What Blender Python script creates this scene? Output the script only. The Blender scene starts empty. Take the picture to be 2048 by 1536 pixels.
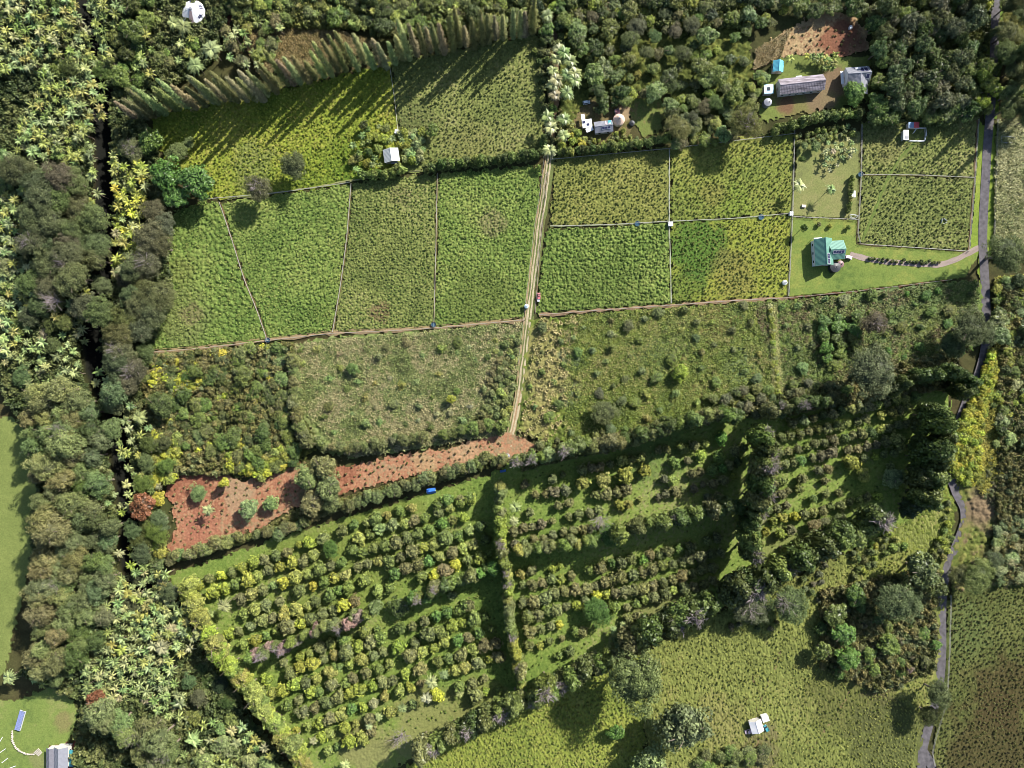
import bpy, math
import numpy as np
from mathutils import Vector

# ------------------------------------------------------------------ camera, sky, sun, exposure
S = bpy.context.scene
H = 270.0                       # drone height in metres; 0.2 m per photo pixel at ground level
cd = bpy.data.cameras.new('camera'); cam = bpy.data.objects.new('camera', cd)
S.collection.objects.link(cam)
cam.location = (0, 0, H); cam.rotation_euler = (0, 0, 0)
cd.sensor_width = 36.0; cd.lens = 18.0 / (204.8 / H); cd.clip_start = 1.0; cd.clip_end = 6000
S.camera = cam
EL = math.radians(35.0); AZ = math.radians(43.8)     # the sun stands in the upper right of the picture
w = bpy.data.worlds.new('World'); S.world = w; w.use_nodes = True
wn = w.node_tree; wn.nodes.clear()
sky = wn.nodes.new('ShaderNodeTexSky'); sky.sky_type = 'NISHITA'; sky.sun_disc = False
sky.sun_elevation = EL; sky.sun_rotation = AZ
bg = wn.nodes.new('ShaderNodeBackground'); bg.inputs['Strength'].default_value = 0.085
wo = wn.nodes.new('ShaderNodeOutputWorld')
wn.links.new(sky.outputs[0], bg.inputs[0]); wn.links.new(bg.outputs[0], wo.inputs[0])
sd = bpy.data.lights.new('sun', 'SUN'); sd.energy = 5.0; sd.angle = math.radians(0.5); sd.color = (1.0, 0.955, 0.88)
sun = bpy.data.objects.new('sun', sd); S.collection.objects.link(sun)
sun.rotation_euler = Vector((-math.sin(AZ) * math.cos(EL), -math.cos(AZ) * math.cos(EL), -math.sin(EL))).to_track_quat('-Z', 'Y').to_euler()
S.view_settings.view_transform = 'Standard'; S.view_settings.look = 'None'
S.view_settings.exposure = 1.3; S.view_settings.gamma = 1.0
S.cycles.pixel_filter_type = 'BLACKMAN_HARRIS'; S.cycles.filter_width = .85
S.cycles.max_bounces = 5; S.cycles.diffuse_bounces = 2; S.cycles.glossy_bounces = 2
S.cycles.transmission_bounces = 2; S.cycles.transparent_max_bounces = 4

C = S.collection
rng = np.random.default_rng(7)
F32 = np.float32

# ------------------------------------------------------------------ helpers
def at(px, py, h=0.0):
    k = (H - h) / H * 0.2
    return ((px - 1024) * k, (768 - py) * k)

def col(r, g, b, k=0.5):        # display-looking rgb -> real base colour
    f = lambda v: (v / 255.0 / 12.92 if v / 255.0 < 0.04045 else ((v / 255.0 + 0.055) / 1.055) ** 2.4) * k
    c = np.array((f(r), f(g), f(b))); return (c * .87 + c.mean() * .13) * (1.03, 1.04, .92)

def hsh(ix, iy, s):
    n = (ix.astype(np.int64) * 374761393 + iy.astype(np.int64) * 668265263 + s * 974634777) & 0x7fffffff
    n = ((n ^ (n >> 13)) * 1274126177) & 0x7fffffff
    n = (n ^ (n >> 16)) & 0xffffff
    return n / float(0xffffff)

def vnoise(x, y, s=0):
    ix = np.floor(x); iy = np.floor(y); fx = x - ix; fy = y - iy
    fx = fx * fx * (3 - 2 * fx); fy = fy * fy * (3 - 2 * fy)
    a = hsh(ix, iy, s); b = hsh(ix + 1, iy, s); c = hsh(ix, iy + 1, s); d = hsh(ix + 1, iy + 1, s)
    return (a * (1 - fx) + b * fx) * (1 - fy) + (c * (1 - fx) + d * fx) * fy

def fbm(x, y, sc, s=0, o=4):
    t = 0; a = .5; n = 0
    for i in range(o):
        t = t + a * vnoise(x / sc + 17.3 * i, y / sc - 9.1 * i, s + i); n += a; a *= .55; sc *= .5
    return t / n

def sstep(a, b, x):
    t = np.clip((x - a) / (b - a), 0, 1); return t * t * (3 - 2 * t)

def clumps(x, y, sp, s, fill=1.0, rr=.72):
    """dome-shaped tussocks on a jittered lattice: height 0..1 and one random number per tussock"""
    gx = x / sp; gy = y / sp; ix = np.floor(gx); iy = np.floor(gy)
    best = np.zeros_like(x); rid = np.zeros_like(x)
    for dx in (-1, 0, 1):
        for dy in (-1, 0, 1):
            cx = ix + dx; cy = iy + dy
            jx = cx + .12 + .76 * hsh(cx, cy, s); jy = cy + .12 + .76 * hsh(cx, cy, s + 1)
            a = hsh(cx, cy, s + 2); keep = a < fill
            r = rr * (.62 + .5 * hsh(cx, cy, s + 3))
            d2 = ((gx - jx) ** 2 + (gy - jy) ** 2) / (r * r)
            h = np.where(keep, np.clip(1 - d2, 0, 1) ** .75 * (.5 + .5 * hsh(cx, cy, s + 4)), 0)
            m = h > best
            best = np.where(m, h, best); rid = np.where(m, hsh(cx, cy, s + 5), rid)
    return best, rid

def inpoly(px, py, poly):
    P = np.asarray(poly, float); res = np.zeros(px.shape, bool); n = len(P); j = n - 1
    for i in range(n):
        xi, yi = P[i]; xj, yj = P[j]
        c = ((yi > py) != (yj > py)) & (px < (xj - xi) * (py - yi) / (yj - yi + 1e-12) + xi)
        res ^= c; j = i
    return res

def segdist(px, py, pts):
    d = np.full(px.shape, 1e9)
    for (ax, ay), (bx, by) in zip(pts[:-1], pts[1:]):
        vx, vy = bx - ax, by - ay; L = vx * vx + vy * vy + 1e-9
        t = np.clip(((px - ax) * vx + (py - ay) * vy) / L, 0, 1)
        d = np.minimum(d, np.hypot(px - ax - t * vx, py - ay - t * vy))
    return d

def newmesh(name, V, F, attrs=None, smooth=False, mats=(), mi=None):
    """V (n,3), F (m,4) or (m,3) int arrays"""
    me = bpy.data.meshes.new(name)
    V = np.ascontiguousarray(V, F32); F = np.ascontiguousarray(F, np.int32); k = F.shape[1]
    me.vertices.add(len(V)); me.vertices.foreach_set('co', V.ravel())
    me.loops.add(F.size); me.loops.foreach_set('vertex_index', F.ravel())
    me.polygons.add(len(F)); me.polygons.foreach_set('loop_start', np.arange(0, F.size, k, dtype=np.int32))
    me.polygons.foreach_set('loop_total', np.full(len(F), k, np.int32))
    me.polygons.foreach_set('use_smooth', np.full(len(F), bool(smooth)))
    if mi is not None: me.polygons.foreach_set('material_index', np.asarray(mi, np.int32))
    for m in mats: me.materials.append(m)
    me.update(calc_edges=True)
    for an, (ty, arr) in (attrs or {}).items():
        a = me.attributes.new(an, ty, 'POINT')
        if ty == 'FLOAT': a.data.foreach_set('value', np.ascontiguousarray(arr, F32))
        elif ty == 'FLOAT_COLOR':
            q = np.ones((len(V), 4), F32); q[:, :3] = arr; a.data.foreach_set('color', q.ravel())
        elif ty == 'FLOAT_VECTOR': a.data.foreach_set('vector', np.ascontiguousarray(arr, F32).ravel())
        elif ty == 'INT': a.data.foreach_set('value', np.ascontiguousarray(arr, np.int32))
    return me

def link(name, me, parent=None, **props):
    o = bpy.data.objects.new(name, me); C.objects.link(o)
    if parent is not None: o.parent = parent
    for k, v in props.items(): o[k] = v
    return o

def empty(name, x, y, z=0, rz=0, label=None, cat=None, group=None):
    o = bpy.data.objects.new(name, None); C.objects.link(o)
    o.location = (x, y, z); o.rotation_euler = (0, 0, rz); o.empty_display_size = .3
    if label: o['label'] = label
    if cat: o['category'] = cat
    if group: o['group'] = group
    return o

# ------------------------------------------------------------------ materials
def nmat(name, rough=.8, spec=.2):
    m = bpy.data.materials.new(name); m.use_nodes = True; nt = m.node_tree
    b = nt.nodes['Principled BSDF']; b.inputs['Roughness'].default_value = rough
    b.inputs['Specular IOR Level'].default_value = spec
    return m, nt, b

def foliage(name, mode, gain=1.0, rough=.6, trans=.25):
    """leaf material; tint comes from the object colour or from the scatter point, each leaf varies a little"""
    m, nt, b = nmat(name, rough, .25); N = nt.nodes.new; L = nt.links.new
    if mode == 'obj': src = N('ShaderNodeObjectInfo'); tint = src.outputs['Color']
    else:
        src = N('ShaderNodeAttribute'); src.attribute_type = 'INSTANCER'; src.attribute_name = 'tint'; tint = src.outputs['Color']
    at_ = N('ShaderNodeAttribute'); at_.attribute_name = 'lv'
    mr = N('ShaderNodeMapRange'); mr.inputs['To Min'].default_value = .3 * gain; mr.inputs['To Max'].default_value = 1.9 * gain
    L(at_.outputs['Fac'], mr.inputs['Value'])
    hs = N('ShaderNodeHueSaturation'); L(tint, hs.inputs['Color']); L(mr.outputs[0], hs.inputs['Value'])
    h2 = N('ShaderNodeMapRange'); h2.inputs['To Min'].default_value = .51; h2.inputs['To Max'].default_value = .485
    L(at_.outputs['Fac'], h2.inputs['Value']); L(h2.outputs[0], hs.inputs['Hue'])
    L(hs.outputs[0], b.inputs['Base Color'])
    tr = N('ShaderNodeBsdfTranslucent'); L(hs.outputs[0], tr.inputs['Color'])
    mx = N('ShaderNodeMixShader'); mx.inputs[0].default_value = trans
    L(b.outputs[0], mx.inputs[1]); L(tr.outputs[0], mx.inputs[2])
    L(mx.outputs[0], nt.nodes['Material Output'].inputs['Surface'])
    return m

LEAF = foliage('leaves', 'obj', 1.3, .6, .16); LEAFI = foliage('leaves_scatter', 'inst', 1.15, .6, .12)
THINLEAF = foliage('thin_leaves', 'obj', 1.25, .6, .35)
GLOSSLEAF = foliage('glossy_leaves', 'obj', 1.1, .4, .12)

def ground_mat(name, nscale=2.2, lo=.72, hi=1.32, bump=.5, bdist=.25, rough=.95, gain=1.0):
    m, nt, b = nmat(name, rough, .1); N = nt.nodes.new; L = nt.links.new; lo *= gain; hi *= gain
    a = N('ShaderNodeAttribute'); a.attribute_name = 'col'
    g = N('ShaderNodeNewGeometry')
    n1 = N('ShaderNodeTexNoise'); n1.inputs['Scale'].default_value = nscale; n1.inputs['Detail'].default_value = 5
    n1.inputs['Roughness'].default_value = .7
    L(g.outputs['Position'], n1.inputs['Vector'])
    mr = N('ShaderNodeMapRange'); mr.inputs['From Min'].default_value = .3; mr.inputs['From Max'].default_value = .7
    mr.inputs['To Min'].default_value = lo; mr.inputs['To Max'].default_value = hi
    L(n1.outputs['Fac'], mr.inputs['Value'])
    hs = N('ShaderNodeHueSaturation'); L(a.outputs['Color'], hs.inputs['Color']); L(mr.outputs[0], hs.inputs['Value'])
    L(hs.outputs[0], b.inputs['Base Color'])
    bp = N('ShaderNodeBump'); bp.inputs['Strength'].default_value = bump; bp.inputs['Distance'].default_value = bdist
    L(n1.outputs['Fac'], bp.inputs['Height']); L(bp.outputs[0], b.inputs['Normal'])
    return m

GM = ground_mat('grass_surface', 3.0, .68, 1.25, .5, .15); SOIL = ground_mat('soil_surface', 1.4, .75, 1.25, .6, .2)
LAWN = ground_mat('mown_grass', 1.6, .7, 1.2, .4, .1)

def flat(name, rgb, rough=.6, spec=.3, var=.12, scale=1.5, metal=0, streak=None, bump=0):
    m, nt, b = nmat(name, rough, spec); N = nt.nodes.new; L = nt.links.new
    b.inputs['Metallic'].default_value = metal
    tc = N('ShaderNodeTexCoord'); src = tc.outputs['Object']
    if streak:
        mp = N('ShaderNodeMapping'); mp.inputs['Scale'].default_value = streak; L(src, mp.inputs['Vector']); src = mp.outputs[0]
    n = N('ShaderNodeTexNoise'); n.inputs['Scale'].default_value = scale; n.inputs['Detail'].default_value = 5
    L(src, n.inputs['Vector'])
    mr = N('ShaderNodeMapRange'); mr.inputs['From Min'].default_value = .3; mr.inputs['From Max'].default_value = .7
    mr.inputs['To Min'].default_value = 1 - var; mr.inputs['To Max'].default_value = 1 + var
    L(n.outputs['Fac'], mr.inputs['Value'])
    hs = N('ShaderNodeHueSaturation'); hs.inputs['Color'].default_value = (*rgb, 1); L(mr.outputs[0], hs.inputs['Value'])
    L(hs.outputs[0], b.inputs['Base Color'])
    if bump:
        bp = N('ShaderNodeBump'); bp.inputs['Strength'].default_value = bump; bp.inputs['Distance'].default_value = .05
        L(n.outputs['Fac'], bp.inputs['Height']); L(bp.outputs[0], b.inputs['Normal'])
    return m

BARK = flat('bark', (.16, .13, .10), .9, .1, .3, 4)
DEADWOOD = flat('dead_wood', (.22, .185, .185), .9, .1, .25, 3)
WOOD = flat('post_wood', (.30, .26, .21), .85, .1, .2, 3)
WIRE = flat('wire', (.30, .29, .26), .6, .2, .1, 3)
ASPHALT = flat('asphalt', (.082, .076, .080), .95, .1, .3, .6)
WHITE = flat('white_metal', (.56, .56, .57), .45, .4, .04, 1)
PALE = flat('pale_metal', (.36, .38, .37), .5, .4, .05, 1)
GREYM = flat('grey_metal', (.17, .175, .20), .45, .4, .08, 1)
WALL = flat('wall_paint', (.45, .43, .38), .8, .2, .08, 1)
DARK = flat('dark_plastic', (.02, .022, .025), .5, .4, .1, 2)
SOLAR = flat('solar_cell', (.022, .024, .06), .25, .6, .1, 3)
PVFRAME = flat('panel_frame', (.45, .46, .5), .4, .5, .05, 2)
RUSTY = flat('weathered_roof_sheet', (.20, .175, .19), .75, .2, .62, 1.1, streak=(1.6, .22, 1))
GREENR = flat('green_roof_sheet', (.10, .22, .17), .35, .45, .05, 1)
CYAN = flat('cyan_roof_sheet', (.12, .42, .52), .45, .4, .1, 1)
BLUE = flat('blue_tarpaulin', (.03, .12, .42), .6, .3, .1, 2)
TEAL = flat('teal_paint', (.05, .22, .25), .5, .3, .1, 2)
RED = flat('red_sheet', (.55, .09, .10), .6, .2, .15, 2)
THATCH = flat('beige_canvas', (.52, .38, .30), .8, .1, .12, 2)
GLASS = flat('dark_window_glass', (.03, .035, .04), .15, .6, .05, 2)
STONE = flat('stone', (.36, .32, .28), .9, .1, .3, 3)
TYRE = flat('tyre_rubber', (.015, .015, .016), .8, .2, .1, 4)
PINKM = flat('faded_pink_paint', (.5, .36, .38), .5, .3, .1, 2)

# ------------------------------------------------------------------ the lie of the land
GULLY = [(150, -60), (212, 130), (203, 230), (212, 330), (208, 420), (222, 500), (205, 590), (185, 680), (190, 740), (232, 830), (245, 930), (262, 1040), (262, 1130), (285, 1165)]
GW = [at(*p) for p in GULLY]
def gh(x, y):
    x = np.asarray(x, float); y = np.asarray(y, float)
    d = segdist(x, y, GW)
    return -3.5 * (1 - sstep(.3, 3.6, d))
def gh1(x, y): return float(gh(np.array([x]), np.array([y]))[0])

STRIPS = []       # (points px, half-width px): where tussocks are trodden down
def trodden(px, py):
    f = np.ones(px.shape)
    for pts, hw in STRIPS:
        a = np.array(pts); m = (px > a[:, 0].min() - 14) & (px < a[:, 0].max() + 14) & (py > a[:, 1].min() - 14) & (py < a[:, 1].max() + 14)
        if not m.any(): continue
        d = segdist(px[m], py[m], pts); f[m] = np.minimum(f[m], sstep(hw, hw + 3.5, d))
    return f

ROAD = [(1993, -40), (1990, 40), (1987, 120), (1982, 200), (1975, 280), (1971, 350), (1967, 420), (1965, 480), (1968, 540), (1971, 600), (1972, 650), (1968, 705), (1952, 760), (1930, 810), (1912, 860), (1900, 905), (1899, 945), (1912, 985), (1928, 1018), (1927, 1050), (1912, 1090), (1895, 1135), (1885, 1180), (1883, 1240), (1883, 1300), (1879, 1360), (1866, 1420), (1852, 1470), (1844, 1510), (1842, 1580)]
TRACK = [(1101, 300), (1097, 335), (1090, 390), (1080, 450), (1073, 510), (1067, 560), (1060, 620), (1053, 680), (1047, 730), (1041, 780), (1032, 830), (1022, 875), (1016, 915)]
DRIVE = [(1700, 508), (1735, 518), (1780, 524), (1830, 528), (1875, 529), (1910, 520), (1935, 507), (1966, 492)]
NORTHLANE = [(1103, 305), (1108, 250), (1114, 190), (1112, 130), (1110, 60)]
LINES = {
 'e1': [(440, 405), (462, 470), (490, 560), (515, 620), (536, 682)], 'e2': [(703, 368), (694, 480), (682, 570), (666, 664)],
 'e3': [(875, 348), (872, 500), (868, 655)], 'e4': [(780, 135), (790, 200), (796, 262)],
 'w1': [(1338, 300), (1338, 445), (1342, 607)], 'w2': [(1100, 453), (1220, 450), (1338, 443)], 'w3': [(1345, 443), (1460, 438), (1585, 427)],
 'w4': [(1588, 262), (1584, 430), (1576, 592)], 'w5': [(1722, 250), (1721, 350), (1716, 440)], 'w6': [(1585, 434), (1650, 437), (1716, 440)],
 'w7': [(1716, 440), (1713, 488), (1935, 503)], 'w8': [(1722, 350), (1835, 351), (1948, 356)], 'w9': [(1955, 240), (1948, 356), (1936, 503)],
 'w10': [(1095, 345), (1078, 520), (1070, 628)], 'w11': [(1845, 268), (1790, 330), (1745, 430), (1724, 480)],
 'w12': [(455, 398), (560, 385), (700, 362), (800, 345), (850, 342)],
}
STRIPS += [(ROAD, 14), (TRACK, 12), (DRIVE, 7), (NORTHLANE, 6)] + [(p, 2.2) for p in LINES.values()]
BOUND = [(283, 706), (400, 697), (530, 682), (665, 667), (800, 661), (870, 656), (960, 648), (1050, 640)]
BOUND2 = [(1078, 630), (1180, 622), (1340, 611), (1460, 602), (1575, 596), (1720, 582), (1900, 560)]
STRIPS += [(BOUND, 4), (BOUND2, 4)]
FLATSPOTS = []    # (px,py,r) kept clear of scattered plants: buildings, tanks, vehicles

def zone(name, poly, palette, sp=1.7, amp=.55, step=.32, seed=1, fill=1., aniso=None, patches=(), mat=None, z0=.05, edge=1.2, cn=14, rough=.0):
    """one field as a sheet of real tussocks; palette = colours of the grass itself"""
    P = np.array([at(*p) for p in poly]); x0, y0 = P.min(0) - 1; x1, y1 = P.max(0) + 1
    nx = int((x1 - x0) / step) + 2; ny = int((y1 - y0) / step) + 2
    X, Y = np.meshgrid(x0 + np.arange(nx) * step, y0 + np.arange(ny) * step)
    jx = X + (vnoise(X / 1.1, Y / 1.1, seed + 50) - .5) * edge * 2; jy = Y + (vnoise(X / 1.1, Y / 1.1, seed + 60) - .5) * edge * 2
    M = inpoly(jx, jy, P)
    cell = M[:-1, :-1] & M[1:, :-1] & M[:-1, 1:] & M[1:, 1:]
    use = np.zeros(M.shape, bool)
    for a in (slice(0, -1), slice(1, None)):
        for b in (slice(0, -1), slice(1, None)): use[a, b] |= cell
    idx = np.full(M.shape, -1, np.int64); idx[use] = np.arange(use.sum())
    x = X[use]; y = Y[use]; px = 1024 + x * 5; py = 768 - y * 5
    if aniso:
        a, sx, sy = aniso; ca, sa = math.cos(a), math.sin(a)
        u = (x * ca + y * sa) / sx; v = (-x * sa + y * ca) / sy
        u = u + (fbm(x, y, 9, seed + 9, 2) - .5) * 4
    else: u, v = x, y
    if amp > 0:
        h, r = clumps(u, v, sp, seed, fill, .6); h2, r2 = clumps(u + 31, v + 7, sp * .5, seed + 20, .9, .6)
        td = trodden(px, py)
        z = (h * 1.0 + h2 * .5) * amp * .8 * td * (.75 + .5 * fbm(x, y, 12, seed + 3, 2))
        r = r * .7 + r2 * .3
    else: z = fbm(x, y, 3, seed, 3) * .06; h = r = fbm(x, y, 1.5, seed + 4, 2)
    if rough: z = z + rough * fbm(x, y, 2.5, seed + 77, 4)
    pal = np.array(palette); n = fbm(x, y, cn, seed + 5, 4); n = np.clip((n - .5) * 1.2 + .55 + (r - .5) * .7, 0, .999) * (len(pal) - 1)
    i = n.astype(int); f = (n - i)[:, None]; f = f * f * (3 - 2 * f)
    c = pal[i] * (1 - f) + pal[np.minimum(i + 1, len(pal) - 1)] * f
    for (cx, cy, rad, cc, st) in patches:
        d = np.hypot(px - cx, py - cy) / rad + (fbm(x, y, 4, seed + 8, 3) - .5) * .9
        k = (st * (1 - sstep(.55, 1.05, d)))[:, None]; c = c * (1 - k) + np.array(cc) * k
    if mat is None: c = c * (.66 if name == 'pasture' else .8)
    V = np.stack([x, y, z + z0 + gh(x, y)], 1)
    A = idx[:-1, :-1][cell]; B = idx[:-1, 1:][cell]; D = idx[1:, 1:][cell]; E = idx[1:, :-1][cell]
    me = newmesh(name, V, np.stack([A, B, D, E], 1), {'col': ('FLOAT_COLOR', c)}, True, [mat or GM])
    return link(name, me, kind='structure')

# base ground sheet: fine in the photographed area, coarse out to the horizon
def ground():
    ax = lambda a: np.concatenate([-np.geomspace(2500, a + 3, 14), np.arange(-a, a + .1, .8), np.geomspace(a + 3, 2500, 14)])
    xs = ax(236); ys = ax(180); X, Y = np.meshgrid(xs, ys); x = X.ravel(); y = Y.ravel()
    z = gh(x, y) - .35 + .5 * fbm(x, y, 5, 3, 3) * (np.abs(x) < 236) * (np.abs(y) < 180)
    z -= .18
    n = fbm(x, y, 16, 11, 4)[:, None]; m = fbm(x, y, 4, 15, 3)[:, None]
    c = col(70, 82, 40) * (1 - n) + col(92, 78, 52) * n; c = c * (.6 + .8 * m)
    g = (1 - sstep(3, 6, segdist(x, y, GW)))[:, None]; c = c * (1 - g) + col(26, 27, 24) * g  # gully ground darkened: canopy and bank shade put into the colour
    nx = len(xs); ny = len(ys); I = np.arange(nx * ny).reshape(ny, nx)
    F = np.stack([I[:-1, :-1].ravel(), I[:-1, 1:].ravel(), I[1:, 1:].ravel(), I[1:, :-1].ravel()], 1)
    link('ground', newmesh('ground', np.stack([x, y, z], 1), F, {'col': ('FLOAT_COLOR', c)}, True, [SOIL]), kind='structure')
ground()

G1 = [col(112, 136, 60), col(140, 162, 72), col(160, 176, 82), col(178, 184, 98)]           # ordinary pasture
GY = [col(132, 158, 44), col(164, 184, 50), col(186, 196, 62), col(200, 196, 86)]          # yellow-green
GD = [col(128, 142, 76), col(150, 162, 84), col(168, 176, 96), col(184, 182, 114)]          # duller
GK = [col(118, 150, 66), col(144, 172, 78), col(162, 184, 88), col(178, 190, 98)]           # crop-like green
STRAW = col(190, 172, 130); RSOIL = col(150, 98, 76); DRY = col(140, 116, 80)

zone('pasture', [(300, 232), (540, 185), (780, 125), (797, 262), (800, 345), (720, 362), (560, 388), (450, 402), (400, 395), (330, 330)], GY, 1.37, 0.48, .26, 21, cn=16, patches=[(500, 330, 60, col(150, 158, 96), .6), (700, 320, 70, col(110, 150, 40), .5)])
zone('pasture', [(780, 125), (1060, 68), (1098, 75), (1092, 180), (1085, 262), (1080, 322), (870, 345), (800, 345), (797, 262)], GD, 1.08, 0.34, .26, 31, patches=[(940, 290, 60, col(160, 160, 90), .6), (830, 250, 50, col(120, 130, 78), .5)])
F1 = [(330, 470), (345, 425), (405, 403), (440, 405), (462, 470), (490, 560), (515, 620), (536, 682), (400, 697), (285, 706), (300, 650), (335, 590), (335, 530)]
zone('pasture', F1, GK, 1.75, .75, .32, 41, patches=[(370, 640, 70, col(140, 152, 86), .8), (360, 540, 35, col(140, 150, 76), .7), (385, 625, 26, col(160, 140, 104), .5)])
zone('pasture', [(440, 405), (560, 388), (703, 368), (694, 480), (682, 570), (666, 664), (536, 682), (515, 620), (490, 560), (462, 470)], GK, 1.30, 0.64, .26, 51, aniso=(.5, 1.15, .9))
zone('pasture', [(703, 368), (800, 350), (875, 348), (872, 500), (868, 655), (800, 661), (666, 664), (682, 570), (694, 480)], GD, 1.15, 0.56, .26, 61, patches=[(760, 625, 26, col(150, 118, 92), .7), (800, 390, 26, col(150, 140, 96), .5)])
zone('pasture', [(875, 348), (1083, 330), (1072, 500), (1050, 638), (868, 655), (872, 500)], GK, 1.26, 0.58, .26, 71, patches=[(985, 445, 32, col(172, 150, 118), .55), (960, 610, 90, col(128, 142, 70), .6)])
zone('pasture', [(1108, 312), (1340, 295), (1338, 445), (1100, 453)], [col(150, 158, 78), col(170, 174, 84), col(184, 180, 96)], 1.15, 0.44, .26, 81)
zone('pasture', [(1340, 293), (1590, 262), (1585, 428), (1340, 445)], [col(146, 164, 72), col(168, 180, 76), col(184, 184, 88)], 1.08, 0.40, .26, 91, aniso=(.8, 1.3, .9), patches=[(1470, 410, 50, col(150, 178, 60), .6), (1430, 390, 30, col(172, 160, 84), .5)])
zone('pasture', [(1092, 458), (1338, 446), (1342, 608), (1072, 629)], GK, 1.44, 0.76, .26, 101, patches=[(1200, 612, 130, col(110, 134, 60), .5)])
zone('pasture', [(1340, 446), (1584, 430), (1576, 594), (1342, 608)], [col(158, 176, 66), col(182, 192, 66), col(194, 190, 80)], 1.01, 0.40, .26, 111, aniso=(.9, 1.2, .9), patches=[(1390, 495, 75, col(96, 146, 56), .85), (1470, 545, 55, col(166, 152, 84), .6), (1365, 570, 50, col(104, 140, 60), .6)])
zone('lawn', [(1593, 280), (1722, 262), (1716, 440), (1584, 432)], [col(128, 132, 82), col(140, 146, 84), col(152, 150, 94)], amp=0, step=.4, seed=121, mat=LAWN, edge=.4, patches=[(1610, 290, 40, col(128, 140, 74), .7)])
zone('pasture', [(1724, 245), (1958, 225), (1950, 356), (1722, 350)], GD, 1.19, 0.50, .26, 131, fill=.85, patches=[(1765, 300, 40, col(170, 162, 100), .5)])
zone('pasture', [(1722, 350), (1950, 356), (1936, 503), (1714, 489)], GD, 1.15, 0.44, .26, 141, fill=.9)
zone('lawn', [(1579, 434), (1716, 440), (1714, 489), (1936, 503), (1962, 505), (1930, 556), (1720, 580), (1577, 594)], [col(104, 128, 58), col(128, 148, 66), col(150, 158, 72)], amp=0, step=.4, seed=151, mat=LAWN, edge=.4, cn=12)
zone('road_verge', [(1966, 250), (1992, 250), (1988, 500), (1975, 520), (1975, 640), (1960, 640), (1955, 510), (1938, 510), (1950, 356), (1958, 235)], [col(112, 140, 46), col(140, 162, 52), col(158, 170, 62)], amp=0, step=.36, seed=155, mat=LAWN, edge=.5)
zone('road_verge', [(1968, 0), (1995, -20), (2012, -20), (2006, 90), (1995, 240), (1968, 240)], [col(96, 124, 42), col(120, 144, 46)], amp=0, step=.36, seed=156, mat=LAWN, edge=.5)
zone('pasture', [(1990, 245), (2080, 230), (2080, 520), (1985, 520)], [col(118, 132, 70), col(158, 166, 98), col(182, 186, 118), col(190, 190, 130)], 2.6, .8, .4, 161, aniso=(.8, 1.6, .8))
# wild ground below the paddocks
MW = [col(112, 124, 72), col(138, 156, 84), col(160, 168, 104), col(182, 174, 124)]
zone('meadow', [(285, 712), (536, 690), (590, 684), (600, 800), (640, 900), (560, 950), (470, 955), (445, 915), (390, 900), (340, 950), (300, 860)], [col(84, 92, 48), col(112, 120, 56), col(140, 142, 64)], 2.4, .9, .4, 171, rough=.5)
zone('meadow', [(575, 690), (665, 672), (870, 660), (1048, 645), (1030, 790), (1012, 868), (920, 880), (840, 900), (700, 915), (640, 905), (590, 800)], MW, 2.2, .75, .32, 181, aniso=(.3, 1.5, .9), rough=.3, patches=[(810, 790, 50, col(112, 150, 100), .7), (700, 760, 60, col(120, 140, 84), .5), (980, 700, 60, col(130, 146, 78), .5), (700, 860, 60, col(112, 136, 84), .5), (900, 800, 40, col(120, 146, 76), .5)])
zone('meadow', [(1060, 640), (1342, 614), (1505, 604), (1560, 800), (1380, 850), (1090, 890), (1035, 860), (1048, 740)], [col(108, 122, 54), col(130, 150, 58), col(154, 164, 72), col(168, 160, 92)], 2.1, .7, .32, 191, rough=.3, patches=[(1095, 760, 62, col(182, 170, 108), .85), (1085, 680, 45, col(176, 166, 100), .8), (1080, 840, 40, col(176, 166, 100), .8), (1140, 720, 26, col(132, 150, 118), .7), (1140, 790, 26, col(126, 146, 112), .7), (1300, 725, 55, col(134, 156, 104), .7), (1480, 730, 45, col(132, 152, 104), .7), (1270, 790, 90, col(112, 136, 40), .7), (1360, 670, 45, col(150, 160, 110), .5), (1395, 780, 25, col(182, 166, 100), .8), (1430, 650, 50, col(146, 120, 80), .6)])
zone('meadow', [(1505, 604), (1575, 598), (1900, 562), (1965, 560), (1960, 690), (1850, 740), (1700, 770), (1560, 800)], [col(100, 128, 56), col(118, 146, 62), col(138, 158, 74), col(146, 146, 86)], 2.0, .8, .36, 201, rough=.4, patches=[(1800, 600, 110, col(120, 140, 100), .6), (1600, 690, 60, col(110, 128, 44), .6), (1850, 660, 60, col(140, 150, 60), .6)])
zone('dirt_clearing', [(335, 965), (355, 930), (388, 903), (430, 903), (448, 925), (452, 945), (480, 962), (520, 945), (590, 922), (640, 935), (700, 932), (800, 908), (900, 895), (985, 868), (1012, 862), (1045, 870), (1080, 895), (1060, 915), (1015, 920), (900, 935), (800, 958), (700, 985), (600, 1010), (540, 1045), (455, 1085), (400, 1110), (330, 1110), (350, 1060), (345, 1010), (330, 985)], [col(150, 92, 70), col(172, 112, 86), col(188, 136, 104), col(164, 140, 108)], 1.1, .16, .3, 211, mat=SOIL, rough=.25, patches=[(480, 990, 40, col(176, 150, 120), .6), (395, 930, 55, col(146, 86, 68), .7), (400, 1060, 50, col(176, 112, 90), .6), (850, 925, 30, col(190, 162, 120), .5), (930, 905, 40, col(196, 160, 124), .5), (640, 990, 50, col(110, 112, 72), .8)])
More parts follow.
